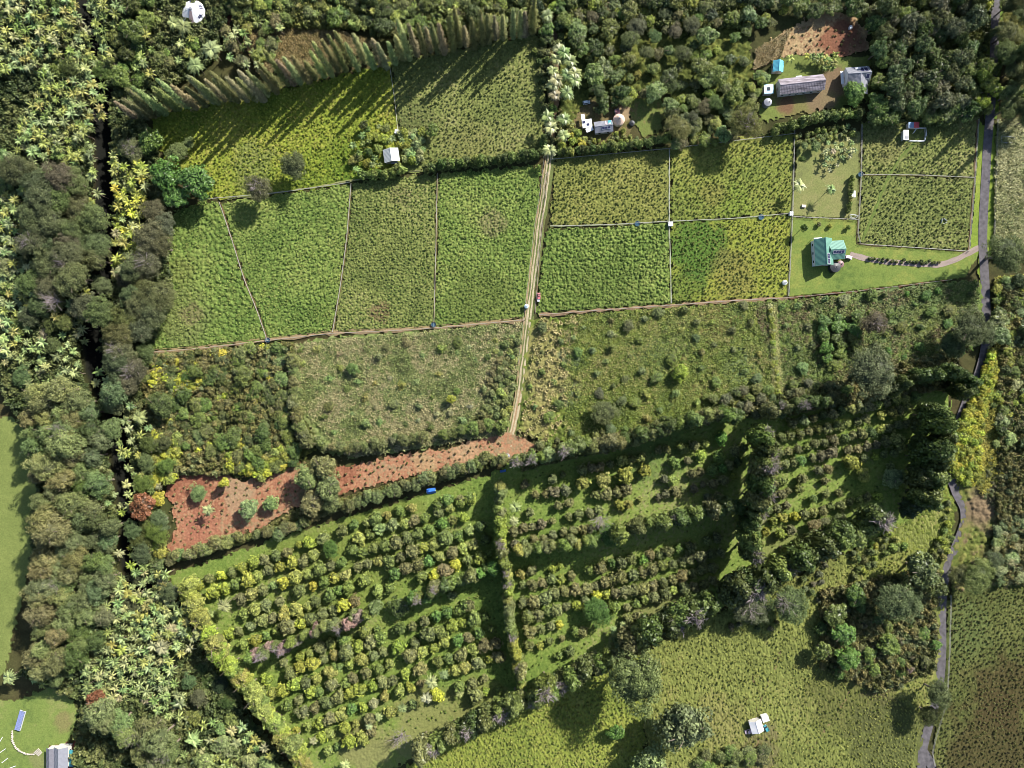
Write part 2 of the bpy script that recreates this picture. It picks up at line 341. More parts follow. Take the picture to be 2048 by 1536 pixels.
zone('orchard_grass', [(330, 1150), (600, 1060), (985, 945), (1015, 925), (1300, 870), (1520, 815), (1700, 790), (1900, 745), (1905, 1000), (1770, 1070), (1580, 1150), (1420, 1225), (1270, 1300), (1060, 1390), (860, 1490), (760, 1560), (600, 1560), (540, 1440), (440, 1350)], [col(118, 146, 60), col(138, 164, 68), col(152, 172, 78), col(166, 168, 104)], 1.1, .25, .36, 221, cn=20, patches=[(850, 1440, 90, col(160, 156, 96), .7), (960, 1410, 70, col(150, 152, 84), .7), (1340, 1235, 90, col(150, 146, 92), .7), (730, 1500, 70, col(164, 156, 102), .7), (1300, 880, 90, col(100, 128, 70), .6), (1560, 1090, 50, col(150, 158, 88), .8), (700, 1080, 200, col(132, 142, 60), .4)])
zone('pasture', [(780, 1560), (870, 1490), (1060, 1400), (1290, 1300), (1290, 1560)], [col(140, 158, 64), col(166, 182, 70), col(182, 192, 76), col(192, 194, 90)], 1.22, 0.44, .26, 231, aniso=(1.9, 1.9, .8))
zone('pasture', [(1290, 1300), (1430, 1225), (1620, 1140), (1780, 1060), (1900, 1000), (1890, 1150), (1878, 1330), (1850, 1450), (1830, 1560), (1290, 1560)], [col(132, 140, 72), col(154, 164, 80), col(172, 180, 90), col(182, 178, 102)], 1.15, 0.40, .26, 241, aniso=(1.7, 1.9, .8), rough=.3, patches=[(1440, 1440, 60, col(182, 172, 104), .6), (1520, 1500, 60, col(150, 132, 100), .6), (1700, 1380, 120, col(120, 122, 66), .7), (1780, 1480, 110, col(110, 116, 68), .7), (1760, 1340, 60, col(128, 110, 80), .5), (1600, 1120, 70, col(150, 150, 78), .6)])
zone('pasture', [(1895, 1180), (2080, 1160), (2080, 1560), (1862, 1560), (1872, 1430), (1890, 1330)], [col(106, 118, 60), col(128, 136, 70), col(146, 150, 80)], 1.08, 0.40, .26, 251, aniso=(1.3, 2.0, .8), patches=[(2010, 1380, 90, col(108, 92, 58), .8), (1990, 1500, 120, col(104, 90, 56), .8), (1930, 1260, 70, col(132, 150, 84), .5)])
zone('meadow', [(1990, 555), (2080, 550), (2080, 1180), (1900, 1180), (1900, 1120), (1930, 1020), (1905, 960), (1900, 900), (1940, 800), (1985, 700)], [col(90, 104, 50), col(120, 132, 58), col(152, 152, 78), col(150, 130, 96)], 2.2, .8, .36, 261, fill=.85, rough=.4, patches=[(1990, 1000, 70, col(150, 132, 98), .8), (2020, 930, 50, col(160, 144, 92), .7), (1985, 1110, 30, col(138, 136, 76), .8), (1960, 1030, 40, col(150, 122, 102), .7), (1940, 880, 50, col(190, 184, 50), .6)])
zone('meadow', [(1780, 1060), (1900, 960), (1915, 1000), (1905, 1080), (1885, 1160), (1700, 1160)], [col(96, 112, 44), col(134, 146, 58), col(160, 164, 62)], 1.6, .6, .36, 265)
zone('mown_field', [(-40, 830), (25, 835), (90, 900), (70, 1100), (10, 1350), (-40, 1380)], [col(128, 142, 72), col(142, 154, 80)], amp=0, step=.4, seed=271, mat=LAWN)
zone('mown_field', [(-40, 700), (25, 690), (20, 780), (-40, 800)], [col(150, 140, 84), col(150, 130, 96)], amp=0, step=.4, seed=272, mat=LAWN)
zone('lawn', [(-40, 1400), (30, 1400), (120, 1360), (160, 1420), (150, 1470), (125, 1500), (90, 1580), (-40, 1580)], [col(116, 138, 66), col(134, 154, 72), col(150, 156, 88)], amp=0, step=.4, seed=281, mat=LAWN, patches=[(125, 1445, 24, col(150, 130, 92), .6), (75, 1520, 22, col(150, 142, 100), .5)])
zone('red_soil', [(100, 1490), (160, 1480), (190, 1490), (250, 1530), (260, 1580), (100, 1580)], [col(120, 58, 62), col(150, 80, 78)], 1, .1, .4, 285, mat=SOIL)
zone('dry_slope', [(-40, 150), (60, 140), (72, 200), (60, 260), (20, 330), (-40, 340)], [col(140, 118, 72), col(160, 136, 84), col(130, 130, 62)], 1.6, .8, .36, 291, patches=[(10, 70, 30, col(150, 86, 64), 1)])
zone('red_soil', [(-40, 40), (25, 50), (25, 85), (-40, 110)], [col(150, 78, 58), col(170, 98, 74)], 1, .1, .4, 295, mat=SOIL)
zone('dirt_clearing', [(1500, 140), (1520, 95), (1590, 50), (1640, 20), (1700, 25), (1735, 60), (1735, 105), (1680, 115), (1590, 112), (1560, 118)], [col(176, 140, 104), col(186, 158, 118), col(150, 104, 80)], 1, .2, .32, 301, mat=SOIL, rough=.3, patches=[(1670, 75, 45, col(140, 86, 66), .9), (1700, 85, 35, col(130, 84, 68), .7)])
zone('yard', [(1515, 165), (1560, 105), (1690, 110), (1745, 110), (1745, 200), (1700, 215), (1620, 225), (1520, 245)], [col(112, 128, 62), col(134, 146, 70)], amp=0, step=.36, seed=305, mat=LAWN, patches=[(1675, 165, 34, col(140, 112, 92), .9), (1600, 208, 60, col(140, 118, 84), .55), (1570, 207, 26, col(132, 90, 76), .8), (1640, 200, 40, col(146, 120, 98), .8)])
zone('lawn', [(1245, 205), (1262, 192), (1320, 195), (1335, 215), (1325, 262), (1290, 275), (1265, 250)], [col(132, 128, 72), col(122, 136, 66), col(156, 130, 88)], amp=0, step=.36, seed=307, mat=LAWN)
zone('yard', [(1140, 195), (1165, 190), (1200, 210), (1240, 195), (1262, 210), (1265, 290), (1150, 295)], [col(120, 116, 66), col(156, 132, 96)], .9, .15, .36, 309, rough=.2, patches=[(1250, 225, 22, col(200, 168, 134), .8)])
zone('lawn', [(370, 105), (420, 88), (440, 120), (400, 140), (350, 160), (330, 180), (300, 175)], [col(112, 138, 56)], amp=0, step=.36, seed=311, mat=LAWN)
zone('yard', [(290, 0), (330, -10), (470, -10), (470, 40), (420, 75), (350, 70), (325, 90), (300, 60)], [col(140, 86, 66), col(160, 110, 82)], .9, .15, .36, 313, mat=SOIL)
zone('meadow', [(480, 60), (640, 50), (760, 90), (690, 120), (520, 150), (500, 110)], [col(110, 112, 56), col(146, 132, 80), col(166, 140, 96)], 1.8, .8, .36, 315, rough=.4)
zone('meadow', [(1110, 40), (1500, 30), (1510, 240), (1350, 285), (1340, 190), (1180, 190), (1120, 300)], [col(78, 92, 40), col(112, 122, 52), col(140, 142, 62)], 2.0, .8, .4, 317, rough=.4)

def ribbon(name, pts, hw, mat, c1, z=.13, wob=.5, seed=5, curve=True):
    """a road, track or path as a strip of ground"""
    P = [np.array(at(*p)) for p in pts]; Q = []
    for i in range(len(P) - 1):
        a = P[max(i - 1, 0)]; b = P[i]; c = P[i + 1]; d = P[min(i + 2, len(P) - 1)]
        n = max(2, int(np.linalg.norm(c - b) / .8))
        for k in range(n):
            t = k / n; Q.append(b + (c - b) * t if not curve else .5 * ((2 * b) + (-a + c) * t + (2 * a - 5 * b + 4 * c - d) * t * t + (-a + 3 * b - 3 * c + d) * t ** 3))
    Q.append(P[-1]); Q = np.array(Q); T = np.gradient(Q, axis=0); T /= np.linalg.norm(T, axis=1)[:, None]; Nn = np.stack([-T[:, 1], T[:, 0]], 1)
    r = np.random.default_rng(seed); n = len(Q); m = 5; hw = hw * .2
    V = []; cc = []
    for j in range(m):
        f = j / (m - 1) * 2 - 1; o = f * hw
        jj = (vnoise(np.arange(n) / 3.0, np.full(n, j * 3.1), seed) - .5) * wob * abs(f)
        V.append(np.c_[Q + Nn * (o + jj)[:, None], np.full(n, z) + .02 * (1 - abs(f))])
        cc.append(np.tile(c1, (n, 1)) * (.85 + .3 * vnoise(np.arange(n) / 4.0, np.full(n, j * 1.0), seed + 1))[:, None])
    V = np.concatenate(V); cc = np.concatenate(cc); I = np.arange(m * n).reshape(m, n)
    F = np.stack([I[:-1, :-1].ravel(), I[1:, :-1].ravel(), I[1:, 1:].ravel(), I[:-1, 1:].ravel()], 1)
    return link(name, newmesh(name, V, F, {'col': ('FLOAT_COLOR', cc)}, True, [mat]), kind='structure')

def offs(pts, d):
    out = []
    for i, p in enumerate(pts):
        a = np.array(pts[max(i - 1, 0)], float); b = np.array(pts[min(i + 1, len(pts) - 1)], float); t = b - a; t /= np.linalg.norm(t)
        out.append((p[0] - t[1] * d, p[1] + t[0] * d))
    return out

ribbon('road', ROAD, 8.8, ASPHALT, col(120, 110, 120), .2, .1, 3)
ribbon('driveway', DRIVE, 5.5, ground_mat('gravel', 5, .8, 1.2, .3, .05), col(172, 152, 150), .15, .4, 4)
ribbon('driveway', [(1846, 1502), (1862, 1530), (1880, 1570)], 9, ASPHALT, col(150, 140, 160), .2, .2, 6)
ribbon('grass_track', TRACK, 10, LAWN, col(118, 128, 72), .09, .5, 7)
TR = [p for p in TRACK]
ribbon('wheel_rut', offs(TR, 3.6), 1.6, SOIL, col(196, 178, 150), .125, .4, 8)
ribbon('wheel_rut', offs(TR, -2.6), 1.6, SOIL, col(200, 184, 154), .125, .4, 9)
ribbon('footpath', offs(TRACK, 8.5), 1.2, SOIL, col(176, 152, 120), .12, .6, 10)
ribbon('dirt_track', TRACK[-4:], 5.5, SOIL, col(182, 148, 116), .11, .6, 11)
ribbon('dirt_track', NORTHLANE, 4, SOIL, col(150, 124, 96), .12, .9, 12)
ribbon('soil_strip', BOUND, 2.7, SOIL, col(172, 146, 116), .14, 1.3, 13)
ribbon('soil_strip', BOUND2[:5], 2.5, SOIL, col(168, 138, 112), .14, 1.3, 14)
ribbon('soil_strip', BOUND2[4:], 1.6, SOIL, col(130, 96, 74), .14, .9, 15)
ribbon('footpath', offs(BOUND, -5), 1.4, SOIL, col(160, 140, 100), .13, .8, 16)
for k, wd, cc in (('e1', 1.8, col(150, 116, 84)), ('e2', 2.0, col(150, 124, 88)), ('e3', 2.0, col(158, 132, 96)), ('e4', 1.4, col(168, 160, 110)),
                  ('w1', 1.6, col(182, 180, 140)), ('w2', 1.5, col(180, 172, 140)), ('w3', 1.4, col(160, 164, 110)), ('w4', 1.8, col(132, 124, 100)),
                  ('w5', 1.6, col(140, 124, 92)), ('w7', 1.5, col(120, 100, 76)), ('w8', 1.1, col(140, 120, 80)), ('w9', 1.6, col(160, 120, 100)), ('w10', 1.6, col(150, 116, 90)),
                  ('w11', 3.0, col(138, 150, 76)), ('w12', 1.8, col(180, 168, 124))):
    ribbon('footpath', LINES[k], wd * .72, SOIL, cc * np.array((.62, .72, .62)), .12, .9, sum(map(ord, k)), k in ('e1', 'w11', 'w12'))
ribbon('footpath', [(330, 488), (326, 530), (318, 560), (300, 640), (284, 705)], 2.6, SOIL, col(186, 150, 124), .12, 1, 55)
for a, b in (((1520, 1470), (1490, 1530)), ((1505, 1350), (1512, 1440)), ((1560, 1300), (1520, 1400)), ((1700, 1380), (1620, 1500))):
    ribbon('footpath', [a, ((a[0] + b[0]) / 2 + 4, (a[1] + b[1]) / 2), b], 1.5, SOIL, col(140, 118, 84), .3, .8, a[0])

# ------------------------------------------------------------------ plant meshes
def unit(v): return v / (np.linalg.norm(v, axis=-1, keepdims=True) + 1e-9)

def leaves(P, N, size, asp, r):
    """rhombic leaves at P facing N"""
    n = len(P); t = unit(np.cross(N, r.normal(size=(n, 3)))); b = unit(np.cross(N, t))
    s = (size * r.uniform(.65, 1.35, n))[:, None]
    V = np.stack([P - t * s * .5, P + b * s * .5 * asp, P + t * s * .5, P - b * s * .5 * asp], 1).reshape(-1, 3)
    return V, np.arange(4 * n).reshape(n, 4)

def core(rx, ry, rz, cz, r, k=.3):
    """rough inner mass so that a crown is not hollow"""
    u, v = np.meshgrid(np.linspace(0, 2 * np.pi, 13), np.linspace(.02, np.pi - .02, 8)); 
    j = 1 + r.uniform(-k, k, u.shape); j[:, -1] = j[:, 0]
    P = np.stack([rx * np.cos(u) * np.sin(v) * j, ry * np.sin(u) * np.sin(v) * j, cz + rz * np.cos(v) * j], -1).reshape(-1, 3)
    I = np.arange(u.size).reshape(u.shape)
    F = np.stack([I[:-1, :-1].ravel(), I[1:, :-1].ravel(), I[1:, 1:].ravel(), I[:-1, 1:].ravel()], 1)
    return P, F

class MB:
    def __init__(s): s.V = []; s.F = []; s.L = []; s.M = []; s.n = 0
    def add(s, V, F, lv=.5, mi=0):
        V = np.asarray(V, float); F = np.asarray(F)
        if F.shape[1] == 3: F = np.c_[F, F[:, 2]]
        s.V.append(V); s.F.append(F + s.n); s.n += len(V)
        s.L.append(np.broadcast_to(np.asarray(lv, float), (len(V),))); s.M.append(np.full(len(F), mi)); return s
    def box(s, x0, y0, z0, x1, y1, z1, mi=0):
        V = [(x0, y0, z0), (x1, y0, z0), (x1, y1, z0), (x0, y1, z0), (x0, y0, z1), (x1, y0, z1), (x1, y1, z1), (x0, y1, z1)]
        return s.add(V, [(0, 3, 2, 1), (4, 5, 6, 7), (0, 1, 5, 4), (1, 2, 6, 5), (2, 3, 7, 6), (3, 0, 4, 7)], .5, mi)
    def tube(s, pts, rad, k=6, mi=0, lv=.5):
        pts = np.array(pts, float); rad = np.broadcast_to(rad, (len(pts),)); T = np.gradient(pts, axis=0); T = unit(T)
        a = unit(np.cross(T, [.3, .9, .25])); b = np.cross(T, a); th = np.arange(k) * 2 * np.pi / k
        V = (pts[:, None] + rad[:, None, None] * (a[:, None] * np.cos(th)[None, :, None] + b[:, None] * np.sin(th)[None, :, None])).reshape(-1, 3)
        F = [(i * k + j, i * k + (j + 1) % k, (i + 1) * k + (j + 1) % k, (i + 1) * k + j) for i in range(len(pts) - 1) for j in range(k)]
        return s.add(V, F, lv, mi)
    def cyl(s, x, y, z0, z1, r0, r1=None, k=20, mi=0, cap=True):
        r1 = r0 if r1 is None else r1; th = np.arange(k) * 2 * np.pi / k; c = np.cos(th); d = np.sin(th)
        V = np.r_[np.c_[x + r0 * c, y + r0 * d, np.full(k, z0)], np.c_[x + r1 * c, y + r1 * d, np.full(k, z1)], [[x, y, z1]]]
        F = [(j, (j + 1) % k, k + (j + 1) % k, k + j) for j in range(k)]
        if cap: F += [(k + j, k + (j + 1) % k, 2 * k, 2 * k) for j in range(k)]
        return s.add(V, F, .5, mi)
    def mesh(s, name, mats, smooth=False):
        V = np.concatenate(s.V); F = np.concatenate(s.F); L = np.concatenate(s.L); M = np.concatenate(s.M)
        tri = F[:, 2] == F[:, 3]
        if tri.any():
            me = bpy.data.meshes.new(name)
            me.from_pydata(V.tolist(), [], [tuple(f[:3]) if t else tuple(f) for f, t in zip(F.tolist(), tri)])
            for m in mats: me.materials.append(m)
            me.polygons.foreach_set('material_index', M.astype(np.int32))
            me.polygons.foreach_set('use_smooth', np.full(len(F), bool(smooth)))
            a = me.attributes.new('lv', 'FLOAT', 'POINT'); a.data.foreach_set('value', L.astype(F32)); me.update(); return me
        return newmesh(name, V, F, {'lv': ('FLOAT', L)}, smooth, mats, M)

def lobed(seed, rx, rz, cz, nl, lr, nper, ls, asp=.6, up=.25, low=-.3, spread=.5, taper=0., cork=.72, ry=None):
    """crown of leafy lobes spread through an ellipsoid"""
    r = np.random.default_rng(seed); ry = ry or rx; m = MB()
    d = unit(r.normal(size=(nl * 4, 3))); d = d[d[:, 2] > low][:nl]
    R = np.array([rx, ry, rz]); f = r.uniform(.62, 1.0, len(d))[:, None]
    Cn = d * (R - lr * .75) * f; Cn[:, 2] += cz
    if taper: k = 1 - taper * np.clip((Cn[:, 2] - cz) / rz, -1, 1); Cn[:, 0] *= k; Cn[:, 1] *= k
    az = np.arctan2(Cn[:, 1], Cn[:, 0]); ph = r.uniform(0, 6.28, 3); k = 1 + .16 * np.sin(az * 2 + ph[0]) + .12 * np.sin(az * 3 + ph[1]) + .08 * np.sin(az * 5 + ph[2]); Cn[:, 0] *= k; Cn[:, 1] *= k
    Cn[:, 2] += r.normal(size=len(d)) * lr * .25
    lrad = lr * r.uniform(.5, 1.35, len(d)); lt = r.uniform(.15, .85, len(d))
    for c, dd, q, t in zip(Cn, d, lrad, lt):
        n = max(8, int(nper * (q / lr) ** 2)); v = unit(r.normal(size=(n, 3)) + dd * .9)
        P = c + v * (q * r.uniform(.6, 1.08, n))[:, None]
        N = unit(v + np.array([0, 0, up]) + spread * r.normal(size=(n, 3)))
        V, F = leaves(P, N, ls, asp, r); lv = np.clip(t * .6 + r.uniform(0, .45, n), 0, 1)
        m.add(V, F, np.repeat(lv, 4))
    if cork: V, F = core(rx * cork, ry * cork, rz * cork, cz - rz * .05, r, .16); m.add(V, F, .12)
    return m

def trunkmesh(seed, h, r0, nb=5, reach=3, mat=None, top=.9):
    r = np.random.default_rng(seed); m = MB(); pts = [(0, 0, -.6)]
    for i in range(1, 5): pts.append((r.normal() * .12 * i, r.normal() * .12 * i, h * top * i / 4))
    m.tube(pts, np.linspace(r0, r0 * .4, 5), 7)
    for k in range(nb):
        a = k * 2.4 + r.uniform(0, .8); b = np.array(pts[2 + k % 3]); L = reach * r.uniform(.7, 1.1); u = np.array([math.cos(a), math.sin(a), 0])
        m.tube([b, b + u * L * .4 + [0, 0, L * .3], b + u * L * .8 + [0, 0, L * .45], b + u * L + [0, 0, L * .5]], [r0 * .42, r0 * .3, r0 * .2, r0 * .1], 5)
    return m.mesh('trunk', [mat or BARK])

def frondmesh(seed, n, L, wd, h, droop=.9, rise=.55, leaflets=True, mats=None, rings=2, k=9):
    """rosette of arching fronds"""
    r = np.random.default_rng(seed); m = MB()
    for i in range(n):
        ring = i % rings; a = i * 2.39996 + r.uniform(-.2, .2); l = L * r.uniform(.78, 1.1) * (1 - .12 * ring); ri = rise * (.45 + ring * .75) * r.uniform(.7, 1.2)
        t = np.linspace(0, 1, k); u = np.array([math.cos(a), math.sin(a)]); rad = l * (t - .12 * t * t * droop); z = h + l * (ri * t - (droop * .55 + .2 * r.random()) * t ** 2.2)
        sp = np.c_[rad[:, None] * u, z]; side = np.array([-u[1], u[0], 0]); lv = r.uniform(.15, 1)
        if leaflets:
            for j in range(1, k):
                for s in (-1, 1):
                    for q in (0, .5):
                        b0 = sp[j] * (1 - q) + sp[j - 1] * q; ww = wd * math.sin(min(1, .25 + t[j] * .9) * math.pi * .93) + .12
                        tip = b0 + side * s * ww + np.r_[u, 0] * ww * .55 + [0, 0, -ww * .35]; e = np.r_[u, 0] * .1 * L / 4
                        m.add([b0 - e, b0 + e, tip + e * .4, tip - e * .4], [(0, 1, 2, 3)], np.clip(lv + r.uniform(-.15, .15), 0, 1))
            m.tube(sp, np.linspace(.07, .03, k), 3, 0, .95)
        else:
            ww = wd * np.sin(np.clip(.08 + t * .93, 0, 1) * math.pi) ** .7 + .04; jag = 1 + r.uniform(-.18, .12, k)
            A = sp + side * (ww * jag)[:, None] - [0, 0, .12]; B = sp - side * (ww * jag[::-1])[:, None] - [0, 0, .12]
            V = np.concatenate([A, sp, B]); F = []
            for j in range(k - 1):
                F += [(j, j + 1, k + j + 1, k + j), (k + j, k + j + 1, 2 * k + j + 1, 2 * k + j)]
            l3 = np.r_[np.full(k, lv), np.full(k, min(1, lv + .25)), np.full(k, lv)]
            m.add(V, F, l3)
    return m

def conemesh(seed, h, rb, n, ls=.6, z0=.8):
    """ironwood spire: narrow ragged cone of fine drooping sprays in tiers"""
    r = np.random.default_rng(seed); m = MB(); nb = 120
    za = np.sort(r.uniform(0, 1, nb) ** 1.05); th = np.arange(nb) * 2.39996 + r.uniform(-.3, .3, nb); per = n // nb
    for q in range(nb):
        R0 = rb * (1 - za[q]) ** .8 * min(1, .45 + za[q] * 5) * r.uniform(.65, 1.2) + .12; u = np.array([math.cos(th[q]), math.sin(th[q]), 0]); zb = z0 + (h - z0) * za[q]
        f = r.uniform(.25, 1.0, per); P = u * (R0 * f)[:, None] + np.c_[np.zeros((per, 2)), zb + R0 * f * .55 + r.normal(size=per) * .3] + r.normal(size=(per, 3)) * [.22, .22, .1]
        N = unit(u * .9 + np.array([0, 0, .55]) + r.normal(size=(per, 3)) * .45); V, F = leaves(P, N, ls, .42, r)
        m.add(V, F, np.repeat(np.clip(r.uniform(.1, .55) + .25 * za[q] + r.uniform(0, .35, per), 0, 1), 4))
    for k in range(9):
        z = z0 + (h - z0) * k / 9; q = rb * .52 * (1 - k / 9) ** .8; m.cyl(0, 0, z, z + (h - z0) / 9, q, q * .86, 9, cap=False)
    return m

def tuft(seed, n, h, lean, wd):
    r = np.random.default_rng(seed); m = MB()
    for i in range(n):
        a = r.uniform(0, 6.28); u = np.array([math.cos(a), math.sin(a), 0]); l = h * r.uniform(.6, 1.15); q = lean * r.uniform(.4, 1.2); sd = np.array([-u[1], u[0], 0]) * wd
        b = u * r.uniform(0, .12); p1 = b + u * l * q * .45 + [0, 0, l * .6]; p2 = b + u * l * q + [0, 0, l * (.78 - .3 * q)]
        m.add([b - sd, b + sd, p1 + sd, p1 - sd, p2 + sd * .3, p2 - sd * .3], [(0, 1, 2, 3), (3, 2, 4, 5)], r.uniform(.1, 1))
    return m

def variants(name, fn, n, mats): return [fn(i).mesh(name, mats) for i in range(n)]

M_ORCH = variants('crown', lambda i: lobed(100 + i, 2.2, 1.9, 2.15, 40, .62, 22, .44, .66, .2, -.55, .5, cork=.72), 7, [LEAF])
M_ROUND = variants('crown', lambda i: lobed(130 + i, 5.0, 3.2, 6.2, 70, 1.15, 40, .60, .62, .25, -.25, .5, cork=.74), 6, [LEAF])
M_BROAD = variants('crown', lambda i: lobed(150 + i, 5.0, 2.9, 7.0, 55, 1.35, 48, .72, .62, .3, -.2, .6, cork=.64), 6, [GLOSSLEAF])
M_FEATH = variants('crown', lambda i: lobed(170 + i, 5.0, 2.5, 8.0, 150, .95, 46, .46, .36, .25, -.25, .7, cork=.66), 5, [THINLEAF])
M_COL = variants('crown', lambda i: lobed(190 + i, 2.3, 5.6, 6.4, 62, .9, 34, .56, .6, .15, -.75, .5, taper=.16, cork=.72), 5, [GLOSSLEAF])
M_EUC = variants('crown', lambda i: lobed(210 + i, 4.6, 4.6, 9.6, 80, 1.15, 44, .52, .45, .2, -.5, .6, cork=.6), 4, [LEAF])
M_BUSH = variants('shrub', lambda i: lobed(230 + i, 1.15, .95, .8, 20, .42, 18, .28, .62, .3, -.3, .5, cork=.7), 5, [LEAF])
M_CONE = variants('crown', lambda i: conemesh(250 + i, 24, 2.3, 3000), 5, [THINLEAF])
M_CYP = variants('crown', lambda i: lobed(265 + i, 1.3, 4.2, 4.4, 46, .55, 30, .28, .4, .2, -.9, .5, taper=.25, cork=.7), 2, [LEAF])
M_PALM = variants('crown', lambda i: frondmesh(270 + i, 17, 4.4, .95, 8.2, .95, .6), 4, [GLOSSLEAF])
M_BANA = variants('crown', lambda i: frondmesh(290 + i, 12, 2.5, .36, 3.6, .75, .62, False, k=6), 6, [GLOSSLEAF])
M_ROSE = variants('crown', lambda i: frondmesh(310 + i, 15, 2.3, .26, 5.2, .7, .5, False, k=5, rings=3), 5, [GLOSSLEAF])
T_ORCH = trunkmesh(1, 2.6, .16, 3, 1.2)
T_BIG = [trunkmesh(5 + i, 8.2, .42, 7, 4.0) for i in range(3)]
T_EUC = [trunkmesh(15 + i, 11.5, .45, 6, 3.6) for i in range(2)]
T_COL = trunkmesh(20, 8.6, .24, 4, 1.5); T_CONE = trunkmesh(21, 22.5, .30, 3, 1.2, top=1); T_PALM = trunkmesh(22, 8.4, .19, 0, 1, top=1); T_BANA = trunkmesh(23, 3.7, .17, 0, 1, top=1); T_ROSE = trunkmesh(24, 5.3, .14, 0, 1, top=1)
T_CYP = trunkmesh(25, 6, .16, 0, 1)
def deadmesh(seed, L, n):
    r = np.random.default_rng(seed); m = MB()
    for i in range(n):
        d = unit(np.array([r.normal() * .55, r.normal() * .55, 1.0])); b = np.array([r.normal() * .3, r.normal() * .3, 0]); p = b.copy(); pts = [b]
        for k in range(3): p = p + d * L / 3 * r.uniform(.7, 1.2); d = unit(d + r.normal(size=3) * .3); pts.append(p)
        m.tube(pts, [.06, .05, .035, .02], 4)
        for k in (1, 2):
            e = unit(d + r.normal(size=3) * .9); m.tube([pts[k], pts[k] + e * L * .25, pts[k] + e * L * .4 + [0, 0, .2]], [.05, .04, .02], 3)
    return m.mesh('bare_branches', [DEADWOOD])
D_TOP = [deadmesh(40 + i, 2.6, 46) for i in range(3)]
D_BIG = [deadmesh(50 + i, 4.6, 20) for i in range(2)]

# tint palette (base colours of the leaves)
T = {'g': col(116, 134, 62), 'G': col(102, 138, 60), 'y': col(148, 160, 54), 'Y': col(182, 186, 46), 'b': col(126, 128, 78), 'o': col(112, 120, 68), 'd': col(86, 104, 50), 'D': col(60, 80, 48),
     'l': col(134, 154, 92), 'L': col(156, 168, 108), 'p': col(164, 138, 128), 'e': col(126, 132, 78), 'f': col(112, 128, 78), 'k': col(104, 118, 76), 'r': col(140, 92, 62), 'n': col(150, 158, 74), 'c': col(126, 146, 86), 'i': col(150, 142, 106), 's': col(114, 116, 84), 'w': col(158, 160, 116)}
TW = {'g': 'green', 'G': 'bright green', 'y': 'yellow-green', 'Y': 'yellow', 'b': 'brownish', 'o': 'olive', 'd': 'dark green', 'D': 'blackish green', 'l': 'pale green', 'L': 'cream-green', 'p': 'pinkish', 'e': 'olive-brown', 'f': 'grey-green',
      'k': 'dull green', 'r': 'dull orange', 'n': 'lime green', 'c': 'blue-green', 's': 'grey-brown', 'w': 'whitish green', 'i': 'greyish tan'}
ORD = ['first', 'second', 'third', 'fourth', 'fifth', 'sixth', 'seventh', 'eighth', 'ninth', 'tenth', 'eleventh', 'twelfth', 'thirteenth', 'fourteenth', 'fifteenth', 'sixteenth', 'seventeenth', 'eighteenth', 'nineteenth', 'twentieth'] 
for w_, v_ in (('twenty', 'thirtieth'), ('thirty', 'fortieth'), ('forty', 'fiftieth'), ('fifty', 'sixtieth'), ('sixty', 'seventieth'), ('seventy', 'eightieth'), ('eighty', 'ninetieth'), ('ninety', 'hundredth')):
    ORD += [w_ + '-' + q_ for q_ in ORD[:9]] + [v_]

PLANTED = []     # x, y, r of everything planted
KIND = {  # name, category, crown meshes, trunk meshes, unit radius m, centre height m
 'orch': ('fruit_tree', 'fruit tree', M_ORCH, None, 2.15, 2.2), 'round': ('round_tree', 'tree', M_ROUND, T_BIG, 5.0, 7.0), 'broad': ('broadleaf_tree', 'tree', M_BROAD, T_BIG, 5.0, 7.5),
 'feath': ('feathery_tree', 'tree', M_FEATH, T_BIG, 5.0, 8.8), 'col': ('windbreak_tree', 'tree', M_COL, [T_COL], 2.5, 8.5), 'euc': ('eucalyptus_tree', 'tree', M_EUC, T_EUC, 4.8, 11.0),
 'orshrub': ('orchard_shrub', 'orchard shrub', M_ORCH, None, 2.15, 2.0), 'hedge': ('hedge_shrub', 'hedge shrub', M_ORCH, None, 2.15, 2.2), 'yel': ('flowering_bush', 'bush', M_ORCH, None, 2.15, 2.0), 'wb': ('shelterbelt_tree', 'tree', M_ROUND, T_BIG, 5.0, 7.0),
 'bush': ('shrub', 'shrub', M_BUSH, None, 1.2, .9), 'cone': ('ironwood_tree', 'tree', M_CONE, [T_CONE], 3.0, 0), 'cyp': ('cypress_tree', 'tree', M_CYP, [T_CYP], 1.4, 5),
 'palm': ('palm_tree', 'palm tree', M_PALM, [T_PALM], 4.4, 8.5), 'bana': ('banana_plant', 'banana plant', M_BANA, [T_BANA], 2.5, 4.0), 'rose': ('rosette_tree', 'small tree', M_ROSE, [T_ROSE], 2.4, 5.5)}

